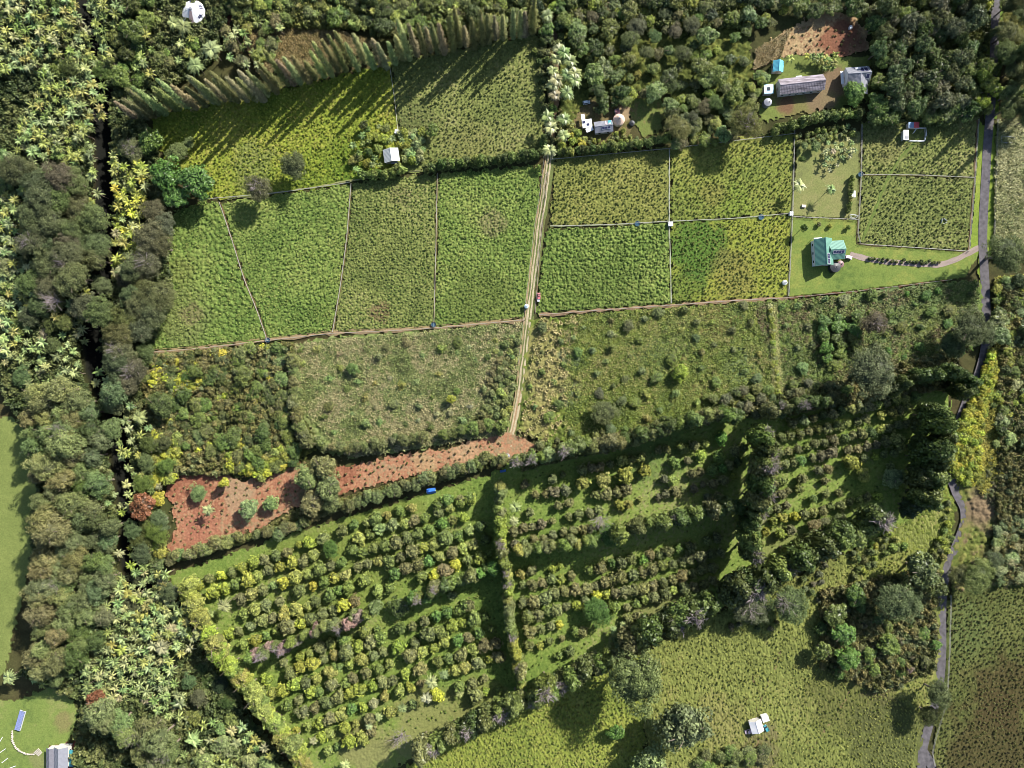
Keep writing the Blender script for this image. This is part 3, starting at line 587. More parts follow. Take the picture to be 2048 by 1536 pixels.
def plant(kind, px, py, r=None, t='g', label=None, group=None, hs=1.0, dead=False, ground_pos=False, jit=.10, flatten=None):
    """px,py = where the crown shows in the photo, r = its radius in photo pixels"""
    nm, cat, cm, tm, ur, ch = KIND[kind]
    sc = (r * .2 / ur) if r else 1.0; sc *= rng.uniform(.95, 1.06); sz = sc ** (.75 if kind in ('round', 'broad', 'feath', 'euc', 'palm') else 1) * hs * rng.uniform(.93, 1.07)
    x, y = at(px, py, 0 if ground_pos else ch * sz); z = gh1(x, y)
    c = T[t] if isinstance(t, str) else np.array(t); c = c * rng.uniform(1 - jit, 1 + jit, 3) * rng.uniform(.85, 1.15) * (.8 if kind in ('rose', 'bana') else 1)
    rz = rng.uniform(0, 6.28); me = cm[rng.integers(len(cm))]
    lab = label or (TW.get(t, 'green') + ' ' + cat)
    if tm is None:
        o = bpy.data.objects.new(nm, me); C.objects.link(o); o.location = (x, y, z); o.rotation_euler = (0, 0, rz); o.scale = (sc, sc, sz); o.color = (*c, 1); root = o
        o['label'] = lab; o['category'] = cat
        if group: o['group'] = group
    else:
        root = empty(nm, x, y, z, rz, lab, cat, group); root.scale = (sc, sc, sz)
        o = bpy.data.objects.new('crown', me); C.objects.link(o); o.parent = root; o.color = (*c, 1)
        q = bpy.data.objects.new('trunk', tm[rng.integers(len(tm))]); C.objects.link(q); q.parent = root
        if dead:
            if kind == 'col': d = bpy.data.objects.new('bare_branches', D_TOP[rng.integers(3)]); d.location = (0, 0, 9.6)
            else: d = bpy.data.objects.new('bare_branches', D_BIG[rng.integers(2)]); d.location = (0, 0, 8.0 if kind != 'euc' else 11.5)
            C.objects.link(d); d.parent = root
    PLANTED.append((x, y, ur * sc)); return root

# ------------------------------------------------------------------ orchards: every fruit tree in its row
def row_labels(pts, where, ro, kn):
    pts = sorted(pts, key=lambda p: p[0]); out = []
    for i, p in enumerate(pts): out.append((p, '%s %s, %s from left, %s row, %s' % (TW[p[3]], kn, ORD[i], ro, where)))
    return out

def parse(s, r0, ox=0, oy=0, sc=1, t0='n'):
    """'x,y[,r][,tint]' items"""
    out = []
    for it in s.split():
        q = it.split(','); r = r0; t = None
        for e in q[2:]:
            if e and (e[0].isdigit()): r = float(e)
            elif e: t = e
        if t is None: t = t0[rng.integers(len(t0))]
        out.append((ox + float(q[0]) / sc, oy + float(q[1]) / sc, r, t))
    return out

def orchard(rows, where, r0, t0, ox=0, oy=0, sc=1, kind='orch'):
    for i, s in enumerate(rows):
        for (x, y, r, t), lab in row_labels(parse(s, r0, ox, oy, sc, t0), where, ORD[i], KIND[kind][1]):
            plant(kind, x, y, r * rng.uniform(.95, 1.3), t, lab, KIND[kind][1] + 's in the ' + where, hs=.95)

MIX = 'gnnney' + 'go'
orchard([
 "397,1169,y 417,1157,b,9 441,1151,Y 464,1145 485,1134 508,1125 527,1120,b 553,1111 574,1105,b 601,1090,y,8 619,1084,y 646,1077 685,1062,13 709,1049 736,1044 752,1038 775,1030,9 800,1022,g,9 823,1016 877,1010,g 895,999,g 922,998,b 942,997",
 "427,1186,y 450,1178,y 470,1170,g 496,1159,13 517,1153 538,1142 560,1133,y 585,1125,y,13 607,1122,b 628,1109 717,1076 739,1069 761,1057,l 786,1048,13 811,1047 829,1041,b,12 850,1035 877,1024,b,13 898,1015 922,1005 942,999,y",
 "482,1197,b 503,1188,13 527,1180,b 546,1170,l,9 567,1167,Y 592,1153,n,13 616,1148,n 639,1139,13 661,1131 684,1125,g 708,1100 728,1104 748,1096 770,1090 792,1085,b,13 815,1076 836,1068,g 861,1060,13 883,1047,G 905,1040 928,1035,12",
 "488,1228,9 511,1219 533,1209,b 560,1202,b 599,1181,g 627,1172,Y,9 649,1164,13 669,1156 691,1150 716,1133 736,1127 758,1122 778,1121,g 802,1113 825,1101,13 848,1094 869,1090 892,1076,14 917,1071,G,12 939,1060,l 962,1052,d",  # last tree tinted dark for the shade it stands in
 "458,1270,y 476,1262,b,9 503,1253,l,9 525,1241,b,12 545,1236,b,11 568,1230,14 590,1220,13 617,1211 632,1203 660,1191 678,1181 697,1177,g 731,1160,15 789,1146,G,15 812,1136,b 837,1130,13 856,1122,G 880,1113 905,1104,14 927,1097 947,1088 972,1079,d",  # shade put into the tint of the last tree here too
 "487,1287,n 512,1280,y,13 531,1272,9 553,1261,n,9 576,1253,e,16 603,1247,y 621,1237 645,1230 667,1220 687,1209,Y,13 710,1203,b 756,1182,n,12 780,1177,g 844,1152,g 870,1149,Y 889,1140,b,13 912,1130,Y,13 936,1122,e 959,1115,y,12 978,1107,g,8"],
 'upper block of left orchard', 11.2, MIX)
orchard([
 "568,1325,b,9 600,1312,y 620,1306,n,9 642,1296,e 662,1285 686,1278,g,12 728,1264,g 755,1258,g,8 875,1229,g,8 905,1190,e,9 930,1212,g",
 "536,1359,y,12 581,1347,13 601,1334 625,1327,y,13 647,1319 668,1309 692,1302,e,14 717,1292,13 741,1282,13 761,1274 798,1258,d,12 825,1252 850,1243,b,12 873,1233,G,12 895,1224,G 916,1221 937,1211",
 "545,1387,12 565,1380,y 590,1369,y,13 612,1366 634,1358 661,1344 678,1333 700,1328,n 725,1320,n,12 748,1311,b 767,1303,b 797,1292,y,16 831,1286,b 859,1269,e,14 881,1264 905,1252,y,13 925,1246 948,1238,g,12 970,1233,d",  # dark tint of the last tree carries the shade over it
 "575,1411,g,12 598,1400,12 621,1384 639,1383,g 665,1369 692,1366 707,1356,b 733,1346,e,14 758,1338 780,1328 822,1310,b,14 845,1305 869,1296,12 889,1286 916,1280,G,13 936,1274,b 959,1266,g 983,1258,g,8",
 "607,1423,e,12 629,1417 654,1405 676,1394,e,13 700,1386,y,12 722,1380 747,1372,y 766,1364,e 786,1360,b 812,1347,y 841,1338,e,13 875,1322,g,12 898,1316,g 922,1310,b,12 945,1299,12 969,1291,b,12 991,1286,b",
 "594,1460,y,7 616,1452,n,9 641,1445,y,11 660,1437 683,1432,n 704,1418,G 727,1415,y,9 748,1406,L,9 769,1393,n,9 799,1382,n,11 821,1376,y 841,1368,b,8 911,1341,n,10 931,1335 953,1327,b 978,1319,y,9 998,1314,b",
 "644,1473,y 660,1467,n 691,1456,y,13 712,1448,8 740,1437,e 780,1424,n,12 826,1407,e,9 874,1390,Y,13 920,1371,n,13 945,1366,b 969,1357,b,9",
 "657,1501,n 676,1492,G,9 699,1482,y,13 726,1476,n 743,1465,b,10 952,1392,e,13 972,1383,y,9 998,1380,g,9"],
 'lower block of left orchard', 11.2, MIX)
orchard([
 "1126,949,7 1165,941,b 1183,936,b 1199,935,b 1221,928,o 1243,922,n 1262,919,g 1282,916,n 1317,902,b,8 1333,899,o 1366,897,g,12 1389,891,b,11 1409,888,n,8 1442,876,G,11",
 "1050,969,b 1105,958,b 1165,965,n,17 1206,960,n,16 1250,952,y,14 1288,941,y,12 1350,926,g,13 1375,921,b 1401,912,y,12 1437,912,G,13 1470,902,b 1487,896,e",
 "1071,989,b 1091,988,b 1111,983,s 1130,980,s 1193,989,e,11 1213,989,b,12 1233,985,b 1252,977,b,11 1328,958,s 1345,961,n 1384,947,o 1400,944,b 1425,938,G,11 1444,936,G 1459,930,b 1476,924,d,10",
 "1116,1011,b 1138,1006,b 1240,1010,y,9 1257,1008,n 1331,988,s,8 1351,983,b 1367,980,o,7 1387,977,s 1406,969,s,7 1426,968,b 1447,960,b 1467,952,y,8",
 "1060,1025,b,11 1138,1033,b 1157,1028,b,11 1179,1025,b 1197,1019,b 1317,994,s,7 1280,999,n,7 1414,994,s,7 1436,993,b,9",
 "1027,1063,b 1047,1055,b 1063,1053,b 1083,1047,s 1104,1042,e,8",
 "1029,1088,s 1049,1085,b 1069,1080,b 1088,1077,b 1105,1072,s 1127,1064,b 1146,1061,b 1165,1060,b 1180,1058,s 1201,1052,b"],
 'upper block of middle orchard', 9.4, 'bsogn', kind='orshrub')
orchard([
 "1040,1147,n,11 1063,1141,e,11 1105,1139,y,8 1121,1132,y,7 1179,1141,g 1202,1136,o,11 1224,1125,G,9 1243,1124,o,11 1262,1117,o,11 1287,1119,G,10 1301,1110,b 1319,1110,e,9 1336,1103,o,11 1359,1098,G,10 1381,1093,o,10 1414,1080,o 1434,1075,o",
 "1045,1170,e,9 1065,1169,e 1085,1166,e,11 1102,1157,e,11 1122,1157,y 1143,1152,b,9",
 "1110,1186,e 1129,1182,b,11 1151,1177,b,12 1172,1178,b,11 1191,1172,b,11 1210,1163,e,11 1224,1157,o 1241,1153,o,12 1266,1149,b,11 1288,1146,o,10 1305,1139,o,12 1323,1131,g,12 1344,1128,o,12 1364,1123,b,9 1381,1118,b,11 1401,1113,b,12 1422,1108,o 1439,1105,b",
 "1046,1205,e,12 1068,1202,e,13 1090,1196,e,12 1155,1210,y,12 1171,1202,e 1194,1192,Y,11 1212,1189,y,10 1232,1186,e,11 1249,1182,b,12 1266,1180,b,12 1285,1177,b,12 1305,1172,b,12 1326,1164,o,12 1346,1158,b,11 1364,1151,b,11 1384,1148,o,11 1404,1138,o,12 1424,1136,b,11",
 "1054,1232,g,12 1077,1230,e,12 1097,1222,e,11 1113,1219,e,12 1132,1213,b,8 1229,1214,g,11 1254,1214,b,9 1272,1207,g,9 1290,1198,n,9 1308,1194,b,10 1331,1189,o,12 1346,1181,n,9 1369,1176,b,10 1389,1174,b,11 1409,1169,o,12 1427,1161,b,10",
 "1062,1263,e,13 1082,1257,e,10 1102,1252,e,9 1119,1250,Y,9 1150,1263,g,9 1166,1263,b 1257,1239,o,10 1276,1233,e,10 1307,1236,r,7",
 "1060,1291,g,11 1080,1291,y,9 1099,1282,g,10 1124,1277,e,7 1119,1310,g,8 1140,1303,o,9"],
 'lower block of middle orchard', 10, 'eobge', kind='orshrub')
orchard([
 "270,210,o 340,190,l 400,180,b 460,160,d 520,150,b 580,130,d 640,120,n 700,110,e 755,105,b 810,95,n 865,80,e 925,55,n 980,50,n 1050,40,G",
 "200,300 260,290 320,280 370,260 430,250 490,240 550,230 610,215,n 680,200 735,180,e 830,160,n,8 900,140 950,130 1000,110,n 1050,190,b",
 "180,400 240,390 300,375 365,360,n,7 410,340,b 470,335 530,315 600,305,d,11 650,290,b 705,280,e,11 765,270,d,11 830,250,n 880,240,b 940,220,b 990,215",
 "165,480,b 225,470,b 280,460,b 320,450,G 395,430,b,9 450,420,s 515,400,s,12 620,380,b,8 680,375 740,360,s,8 800,345,s,8 860,325,o 930,315,n,14",
 "435,510,s,10 490,500,b,8 640,460,y,14 720,430,e,9 790,425,y,9 850,410,b,8 910,400,e,9 950,370,n,9",
 "150,590,b 200,580,g,10 330,560,b 470,580,b,8 890,490,o,10",
 "140,670,b,9 200,660,b 240,640,b,7 310,630,g 400,690,g,9 480,660,b,9 560,650,b,9",
 "110,760,b,9 170,750,b 230,730,b,8 400,780,n,9 460,765,b,9 510,740,g,9 570,730,e,9 630,710,e,9 690,700,n,9 740,680,e,9 810,680,y,10",
 "150,830,n,8 215,810,y,10 285,800,Y,10 340,790,b,11 100,900,y,9 190,910,y,10 260,890,b,13 "],
 'right hand orchard', 9.8, 'ogbo', 1500, 780, 3.173, 'orshrub')

# larger trees standing in the orchards
for k, x, y, r, t, lab in (
 ('feath', 661, 1098, 17, 'G', 'bright green feathery tree in the upper left orchard rows'),
 ('broad', 797, 1215, 22, 'd', 'dark green broadleaf tree, widest in the hedge row across the left orchard'),
 ('feath', 1219, 1070, 27, 'G', 'light green feathery tree in the middle hedge row of the middle orchard'),
 ('feath', 1196, 1224, 29, 'G', 'round fresh green feathery tree among brown fruit trees in the middle orchard'),
 ('broad', 1727, 950, 15, 'n', 'lime green tree in the middle of the right hand orchard'),
 ('round', 1790, 956, 24, 'l', 'pale green wide tree at the right end of the right hand orchard'),
 ('round', 1628, 1052, 15, 'b', 'brown rounded tree near the lower edge of the right hand orchard'),
 ('round', 1648, 1046, 13, 'b', 'smaller brown rounded tree beside its twin in the right hand orchard'),
 ('round', 1680, 1040, 15, 'o', 'olive rounded tree right of the two brown ones in the right hand orchard')):
    plant(k, x, y, r, t, lab, hs=.7)

# ------------------------------------------------------------------ windbreaks
def along(pts, step):
    P = np.array(pts, float); d = np.r_[0, np.cumsum(np.hypot(*np.diff(P, axis=0).T))]; n = max(1, int(round(d[-1] / step))); s = np.linspace(0, d[-1], n + 1)
    return np.c_[np.interp(s, d, P[:, 0]), np.interp(s, d, P[:, 1])]

def windbreak(pts, step, r, tints, where, kind='col', hs=1.0, dead=0., jx=3, name='windbreak tree', end='left'):
    Q = along(pts, step); g = '%ss %s' % (name, where)
    for i, (x, y) in enumerate(Q):
        t = tints[rng.integers(len(tints))]; dd = rng.random() < dead * .6
        lab = '%s%s windbreak tree, %s from %s %s' % ('bare-tipped ' if dd else '', TW[t], ORD[i], end, where)
        plant(kind, x + rng.normal() * jx, y + rng.normal() * jx, r * rng.uniform(.85, 1.2), t, lab, g, hs * rng.uniform(.85, 1.15), dead=dd)

windbreak([(312, 1132), (350, 1112), (400, 1098), (440, 1086), (476, 1072)], 13, 12, 'eefo', 'between red clearing and left orchard', 'wb', 1.1)
windbreak([(520, 1070), (560, 1062), (605, 1046)], 13, 12, 'eof', 'left of the clump above the orchard', 'wb', 1.1)
windbreak([(690, 1014), (740, 996), (800, 976), (850, 958), (900, 942), (950, 928), (1003, 916)], 13, 12, 'eeofo', 'along the top edge of the left orchard', 'wb', 1.2)
windbreak([(1035, 922), (1090, 910), (1150, 896), (1215, 890), (1260, 876), (1330, 856), (1400, 838), (1470, 830)], 16, 16, 'gdeo', 'along the top edge of the middle orchard', dead=.15)
windbreak([(1530, 826), (1565, 812), (1620, 806), (1660, 800)], 16, 14, 'do', 'at the right orchard corner', dead=.3, hs=1.1)
windbreak([(1795, 778), (1830, 760), (1870, 748), (1912, 742), (1938, 762), (1932, 790)], 13, 15, 'dd', 'in the dark arch near the road bend', hs=1.1)
windbreak([(1000, 975), (998, 1010), (1000, 1050), (1004, 1090), (1010, 1130), (1018, 1170), (1016, 1210), (1020, 1260), (1030, 1310), (1042, 1350), (1040, 1372)], 13, 12, 'nyeg', 'between the left and the middle orchard', dead=.35, end='top', jx=2)
windbreak([(500, 1320), (540, 1300), (590, 1284), (640, 1262), (700, 1242), (745, 1222)], 15, 12, 'geofp', 'in the left half of the left hedge', dead=.35)
windbreak([(822, 1200), (850, 1195), (880, 1176), (920, 1162), (960, 1148), (984, 1138)], 13, 12, 'gdeG', 'in the right half of the left hedge', dead=.3)
windbreak([(1035, 1106), (1070, 1100), (1110, 1096), (1150, 1090), (1185, 1082)], 14, 12, 'gne', 'in the left half of the middle hedge', dead=.15)
windbreak([(1246, 1068), (1280, 1054), (1317, 1048), (1360, 1032), (1400, 1030), (1440, 1020), (1478, 1012)], 18, 16, 'gdo', 'in the right half of the middle hedge', dead=.2)
windbreak([(1526, 862), (1538, 900), (1534, 940), (1530, 980), (1520, 1015), (1508, 1050), (1508, 1085), (1502, 1115)], 12, 18, 'gdgo', 'between the middle and the right hand orchard', hs=1.35, dead=.25, end='top')
windbreak([(840, 1508), (880, 1488), (930, 1462), (980, 1440), (1010, 1424), (1050, 1404), (1090, 1385), (1130, 1368), (1180, 1340), (1225, 1318), (1262, 1286)], 18, 19, 'gdgo', 'along the bottom left edge of the orchards', dead=.3)
windbreak([(1285, 1275), (1310, 1262), (1360, 1240), (1400, 1222), (1420, 1210)], 18, 21, 'gdo', 'along the bottom middle edge of the orchards', dead=.45)
windbreak([(1470, 1190), (1500, 1176), (1555, 1150), (1600, 1120), (1630, 1110), (1665, 1090), (1700, 1070), (1735, 1055), (1758, 1040)], 17, 22, 'ddg', 'below the right hand orchard', dead=.25)
windbreak([(372, 1175), (385, 1210), (408, 1262), (440, 1310), (470, 1345), (505, 1385), (525, 1420), (560, 1460), (585, 1500), (610, 1535)], 13, 18, 'nnyg', 'down the left edge of the left orchard', 'wb', 1.5, end='top')
windbreak([(1875, 820), (1895, 860), (1885, 900), (1872, 940), (1870, 980), (1862, 1010)], 13, 18, 'ddg', 'in the dark belt right of the orchards', hs=1.3, end='top')
windbreak([(1850, 850), (1845, 900), (1850, 950), (1840, 1000), (1822, 1030)], 15, 15, 'dD', 'inside the dark belt by the road', hs=1.0, end='top')
windbreak([(582, 720), (585, 760), (592, 800), (598, 850), (612, 885)], 11, 12, 'seeo', 'along the left edge of the grassy meadow', 'wb', 1.25, end='top')
windbreak([(612, 880), (650, 893), (700, 895), (750, 890), (800, 880), (845, 872)], 11, 11, 'eseo', 'along the bottom edge of the grassy meadow', 'wb', 1.25)
windbreak([(885, 868), (915, 858), (945, 855), (975, 850)], 14, 12, 'gog', 'right of the meadow edge above the red track', 'wb', 1.0)
# hedges by the paddocks
def hedge(pts, step, r, tints, where, hs=1.3, end='left'):
    Q = along(pts, step)
    for i, (x, y) in enumerate(Q):
        t = tints[rng.integers(len(tints))]
        plant('hedge', x + rng.normal() * 1.5, y + rng.normal() * 1.5, r * rng.uniform(.85, 1.2), t, '%s hedge shrub, %s from %s %s' % (TW[t], ORD[i], end, where), 'hedge shrubs ' + where, hs)
hedge([(1118, 302), (1160, 300), (1210, 296), (1260, 290), (1300, 284), (1335, 276)], 9, 9, 'ggdn', 'below the cone roofed hut')
hedge([(850, 338), (890, 328), (940, 322), (990, 320), (1040, 312), (1080, 305)], 9.5, 10, 'ddg', 'above the lower paddocks by the track')
hedge([(728, 352), (745, 346), (765, 350), (785, 344), (803, 338)], 9, 10, 'ggn', 'below the small cabin')
hedge([(1548, 262), (1580, 250), (1620, 240), (1660, 230), (1700, 226), (1720, 226)], 12, 11, 'gdg', 'below the long rusty shed')
hedge([(1738, 517), (1780, 521), (1830, 524), (1878, 524)], 6.5, 3.6, 'do', 'on the curving driveway', 1.0)
hedge([(1541, 612), (1545, 660), (1548, 710), (1556, 790)], 8, 6.5, 'yLy', 'in the slim hedge right of the meadow', .8, 'top')
hedge([(1703, 352), (1702, 375), (1700, 400), (1696, 425)], 6, 4.5, 'gn', 'in the mown garden', 1.6, 'top')

# ironwood shelterbelt: tall spires, each standing upright from its own foot
def ironwood(pts, step, where, tints='eLbi', hmul=1.0, end='left'):
    Q = along(pts, step)
    for i, (x, y) in enumerate(Q):
        t = tints[rng.integers(len(tints))]; tall = rng.uniform(.68, 1.12) * hmul
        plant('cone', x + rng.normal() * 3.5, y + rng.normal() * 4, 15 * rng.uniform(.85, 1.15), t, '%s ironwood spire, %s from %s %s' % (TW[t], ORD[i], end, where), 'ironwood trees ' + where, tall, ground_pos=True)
ironwood([(282, 238), (330, 226), (380, 217), (440, 206), (500, 200), (555, 192)], 14.5, 'in the lower left part of the long shelterbelt')
ironwood([(560, 178), (610, 165), (680, 146), (740, 134), (800, 121), (860, 110), (920, 97), (980, 84), (1030, 75), (1066, 66)], 15, 'in the main part of the long shelterbelt', hmul=1.04)
ironwood([(2008, 120), (2016, 160), (2012, 205)], 16, 'beside the road in the upper right corner', 'oef', 1.15, 'top')
ironwood([(2040, 110), (2062, 190)], 45, 'behind the road trees in the upper right corner', 'oeo', 1.1, 'top')

# ------------------------------------------------------------------ single trees one can point at
for k, x, y, r, t, lab, hs in (
 ('broad', 330, 350, 34, 'G', 'big bright green tree at the left of the leafy clump by the yellow paddock', 1.0),
 ('broad', 392, 362, 36, 'G', 'big bright green tree bulging into the yellow paddock', 1.0),
 ('broad', 352, 392, 28, 'G', 'bright green tree at the bottom of the leafy clump by the paddock', .9),
 ('broad', 300, 280, 24, 'G', 'fresh green tree above the leafy clump in the shelterbelt shade', .9),
 ('feath', 352, 305, 22, 'c', 'blue-green fine leaved tree on top of the leafy clump', .9),
 ('feath', 375, 287, 13, 'c', 'small blue-green tree above the leafy clump by the yellow paddock', .8),
 ('feath', 262, 298, 26, 's', 'grey-brown feathery tree left of the leafy clump', .8),
 ('feath', 515, 375, 27, 's', 'grey-brown feathery tree on the fence line of the yellow paddock', .95),
 ('feath', 586, 330, 27, 'k', 'dull grey-green feathery tree inside the yellow paddock', .95),
 ('round', 318, 810, 27, 'd', 'solitary dark green round crown in the scrub left of the meadow', .9),
 ('feath', 312, 592, 36, 'o', 'wide olive tree at the left edge of the lowest left paddock', 1.0),
 ('feath', 290, 525, 30, 's', 'grey-brown tree above the wide olive tree left of the paddocks', 1.0),
 ('feath', 262, 740, 30, 's', 'grey-brown narrow tree left of the yellow scrub corner', 1.1),
 ('feath', 235, 700, 30, 's', 'grey-brown tree on the far side of the gully shadow', 1.1),
 ('feath', 1750, 742, 50, 'k', 'huge grey-green dome shaped tree near the right hand orchard', 1.1),
 ('feath', 1752, 645, 25, 's', 'dark grey tree above the huge dome shaped tree', .9),
 ('feath', 1945, 655, 34, 'k', 'broad grey-green tree leaning over the road', 1.15),
 ('feath', 1973, 668, 24, 'f', 'lighter green tree right beside the road bend', 1.0),
 ('feath', 1905, 690, 28, 'k', 'dull tree left of the broad tree over the road', .8),
 ('feath', 1210, 825, 26, 'f', 'pale hazy tree at the lower end of the middle meadow', .6),
 ('round', 1362, 745, 18, 'y', 'round yellow-olive tree alone in the right meadow', .8),
 ('feath', 1275, 1365, 58, 'f', 'giant grey-green tree at the left of the pair in the bottom pasture', 1.35),
 ('round', 1368, 1455, 52, 'f', 'giant rounded tree at the right of the pair in the bottom pasture', 1.35),
 ('broad', 1300, 1530, 36, 'c', 'light green tree below the giant pair at the bottom edge', .9),
 ('broad', 1232, 1465, 17, 'G', 'small fresh green tree in the shadow left of the giant pair', .8),
 ('feath', 1580, 1208, 40, 'f', 'pale grey-green spreading tree in the upper part of the bottom pasture', .8),
 ('feath', 1500, 1215, 36, 's', 'brownish thin tree left of the pale spreading tree', .7),
 ('feath', 1800, 1205, 44, 'k', 'large dull olive tree left of the road', 1.1),
 ('broad', 1845, 1140, 36, 'o', 'dark olive tree above the large tree by the road', 1.1),
 ('broad', 1866, 1168, 28, 'd', 'dark green tree touching the road bend', 1.0),
 ('broad', 1712, 1192, 22, 'G', 'fresh green tree left of the large olive tree', .9),
 ('broad', 1672, 1230, 22, 'g', 'mid green tree at the upper left of the wood in the bottom pasture', .8),
 ('broad', 1688, 1268, 26, 'G', 'green tree in the middle of the wood in the bottom pasture', .9),
 ('broad', 1646, 1302, 19, 'g', 'small green tree at the left tip of the wood in the bottom pasture', .9),
 ('broad', 1698, 1318, 24, 'G', 'bright green tree at the bottom of the wood in the bottom pasture', .9),
 ('broad', 1778, 1290, 22, 'g', 'green tree on the lower right of the wood in the bottom pasture', .8),
 ('broad', 1740, 1310, 15, 'g', 'small green tree at the lower edge of the wood', .7),
 ('feath', 1958, 1155, 34, 'e', 'olive-brown tree on the right side of the road bend', .9),
 ('feath', 1925, 1150, 22, 'o', 'dark olive tree between the road and the olive-brown tree', .9),
 ('feath', 1880, 1390, 28, 'k', 'dull green tree overhanging the lower road', 1.15),
 ('feath', 1862, 1432, 24, 'd', 'dark green tree below the one overhanging the lower road', 1.0),
 ('broad', 1872, 1290, 11, 'G', 'small green tree by the lower road', .8),
 ('feath', 1490, 243, 30, 'b', 'brownish feathery tree on the paddock hedge', 1.1),
 ('feath', 1357, 255, 24, 'b', 'brownish feathery tree at the end of the clipped hedge', 1.0),
 ('round', 1711, 183, 25, 'G', 'dense round green tree in front of the grey house', .9),
 ('round', 612, 955, 26, 'e', 'olive-brown tree at the upper left of the clump above the left orchard', 1.1),
 ('round', 645, 935, 26, 'e', 'olive-brown tree at the top of the clump above the left orchard', 1.1),
 ('round', 655, 975, 28, 'o', 'olive tree in the middle of the clump above the left orchard', 1.1),
 ('round', 622, 1005, 24, 'e', 'olive-brown tree at the bottom of the clump above the left orchard', 1.1),
 ('round', 662, 1005, 22, 'o', 'olive tree at the lower right of the clump above the left orchard', 1.0),
 ('round', 497, 1018, 21, 'L', 'pale cream-green tree between red clearing and orchard', .9),
 ('round', 540, 1008, 17, 'l', 'smaller pale green tree right of the pale cream one', .8),
 ('broad', 283, 1012, 26, 'r', 'dull orange flowering tree left of the red clearing', 1.0),
 ('broad', 192, 1398, 18, 'r', 'dull orange flowering tree in the lower left wood', 1.2),
 ('round', 448, 965, 11, 'Y', 'solitary yellow round tree on the red clearing', 1.3),
 ('feath', 395, 985, 18, 'l', 'thin pale tree on the red clearing', .5),
 ('feath', 2018, 505, 40, 'k', 'dark grey-green tree right of the road beside its shadow', 1.1),
 ('feath', 1990, 1120, 20, 'k', 'dull green tree at the edge of the far right thicket', .8),
 ('round', 1820, 1340, 8, 'p', 'tiny pinkish bush left of the lower road', .8),
 ('round', 903, 798, 10, 'Y', 'yellow-green round tree in the lower right of the meadow', 1.1),
 ('broad', 705, 738, 13, 'G', 'fresh green tree in the upper left of the meadow', .8),
 ('broad', 865, 260, 13, 'g', 'small green tree right of the pale bushes near the cabin', .8),
 ('broad', 727, 250, 9, 'd', 'small dark tree above the cabin garden', 1.0),
 ('broad', 1005, 850, 14, 'g', 'green tree at the lower end of the grassy track', .8),
 ('round', 1632, 292, 12, 'c', 'pale blue-green tree in the top of the mown garden', .8),
 ('round', 1610, 291, 7, 'L', 'small pale tree next to the blue-green one in the garden', .9),
 ('round', 1604, 318, 7, 'g', 'small green tree at the left border of the mown garden', 1.0),
 ('broad', 1609, 455, 8, 'G', 'small tree casting a long shadow on the house lawn', 1.4),
 ('orch', 1638, 449, 5, 'b', 'little brown tree on the lawn above the green roofed house', 1.0),
 ('orch', 1660, 452, 5, 'y', 'little yellow-green tree on the lawn above the green roofed house', 1.0),
 ('orch', 1697, 455, 5, 'g', 'little green tree at the right of the lawn above the house', 1.2),
 ('cyp', 1968, 18, 9, 'Y', 'slim yellow-green cypress beside the road, upper one', 1.2),
 ('cyp', 1985, 66, 9, 'd', 'slim dark cypress beside the road, lower one', 1.2),
 ('round', 525, 470, 1, 'g', '', 0)):
    if lab: plant(k, x, y, r, t, lab, hs=hs, dead=(k == 'feath' and t in 'sb' and r > 24))
d_ = deadmesh(77, 6.5, 26)
for x, y, z_, lab in ((262, 1470, 9.5, 'bare white branched dead tree in the lower left wood'), (130, 520, 10, 'bare grey branched tree among the grey crowns at left'), (1205, 1040, 4, 'thin bare white tree in the middle orchard'), (800, 1480, 2, 'fallen pale bare tree at the bottom of the left orchard'), (1575, 1205, 8.5, 'bare branches rising out of the pale spreading tree'), (105, 600, 9, 'bare brown branched tree at the left edge')):
    xx, yy = at(x, y, z_ + 3); o = link('dead_tree', MB().tube([(0, 0, -z_), (.2, .1, -z_ / 2), (0, 0, .5)], [.3, .25, .2]).mesh('trunk', [DEADWOOD])); o.location = (xx, yy, z_ + gh1(xx, yy)); o['label'] = lab; o['category'] = 'dead tree'
    q = link('bare_branches', d_, o); q.rotation_euler = (0, 0, x)

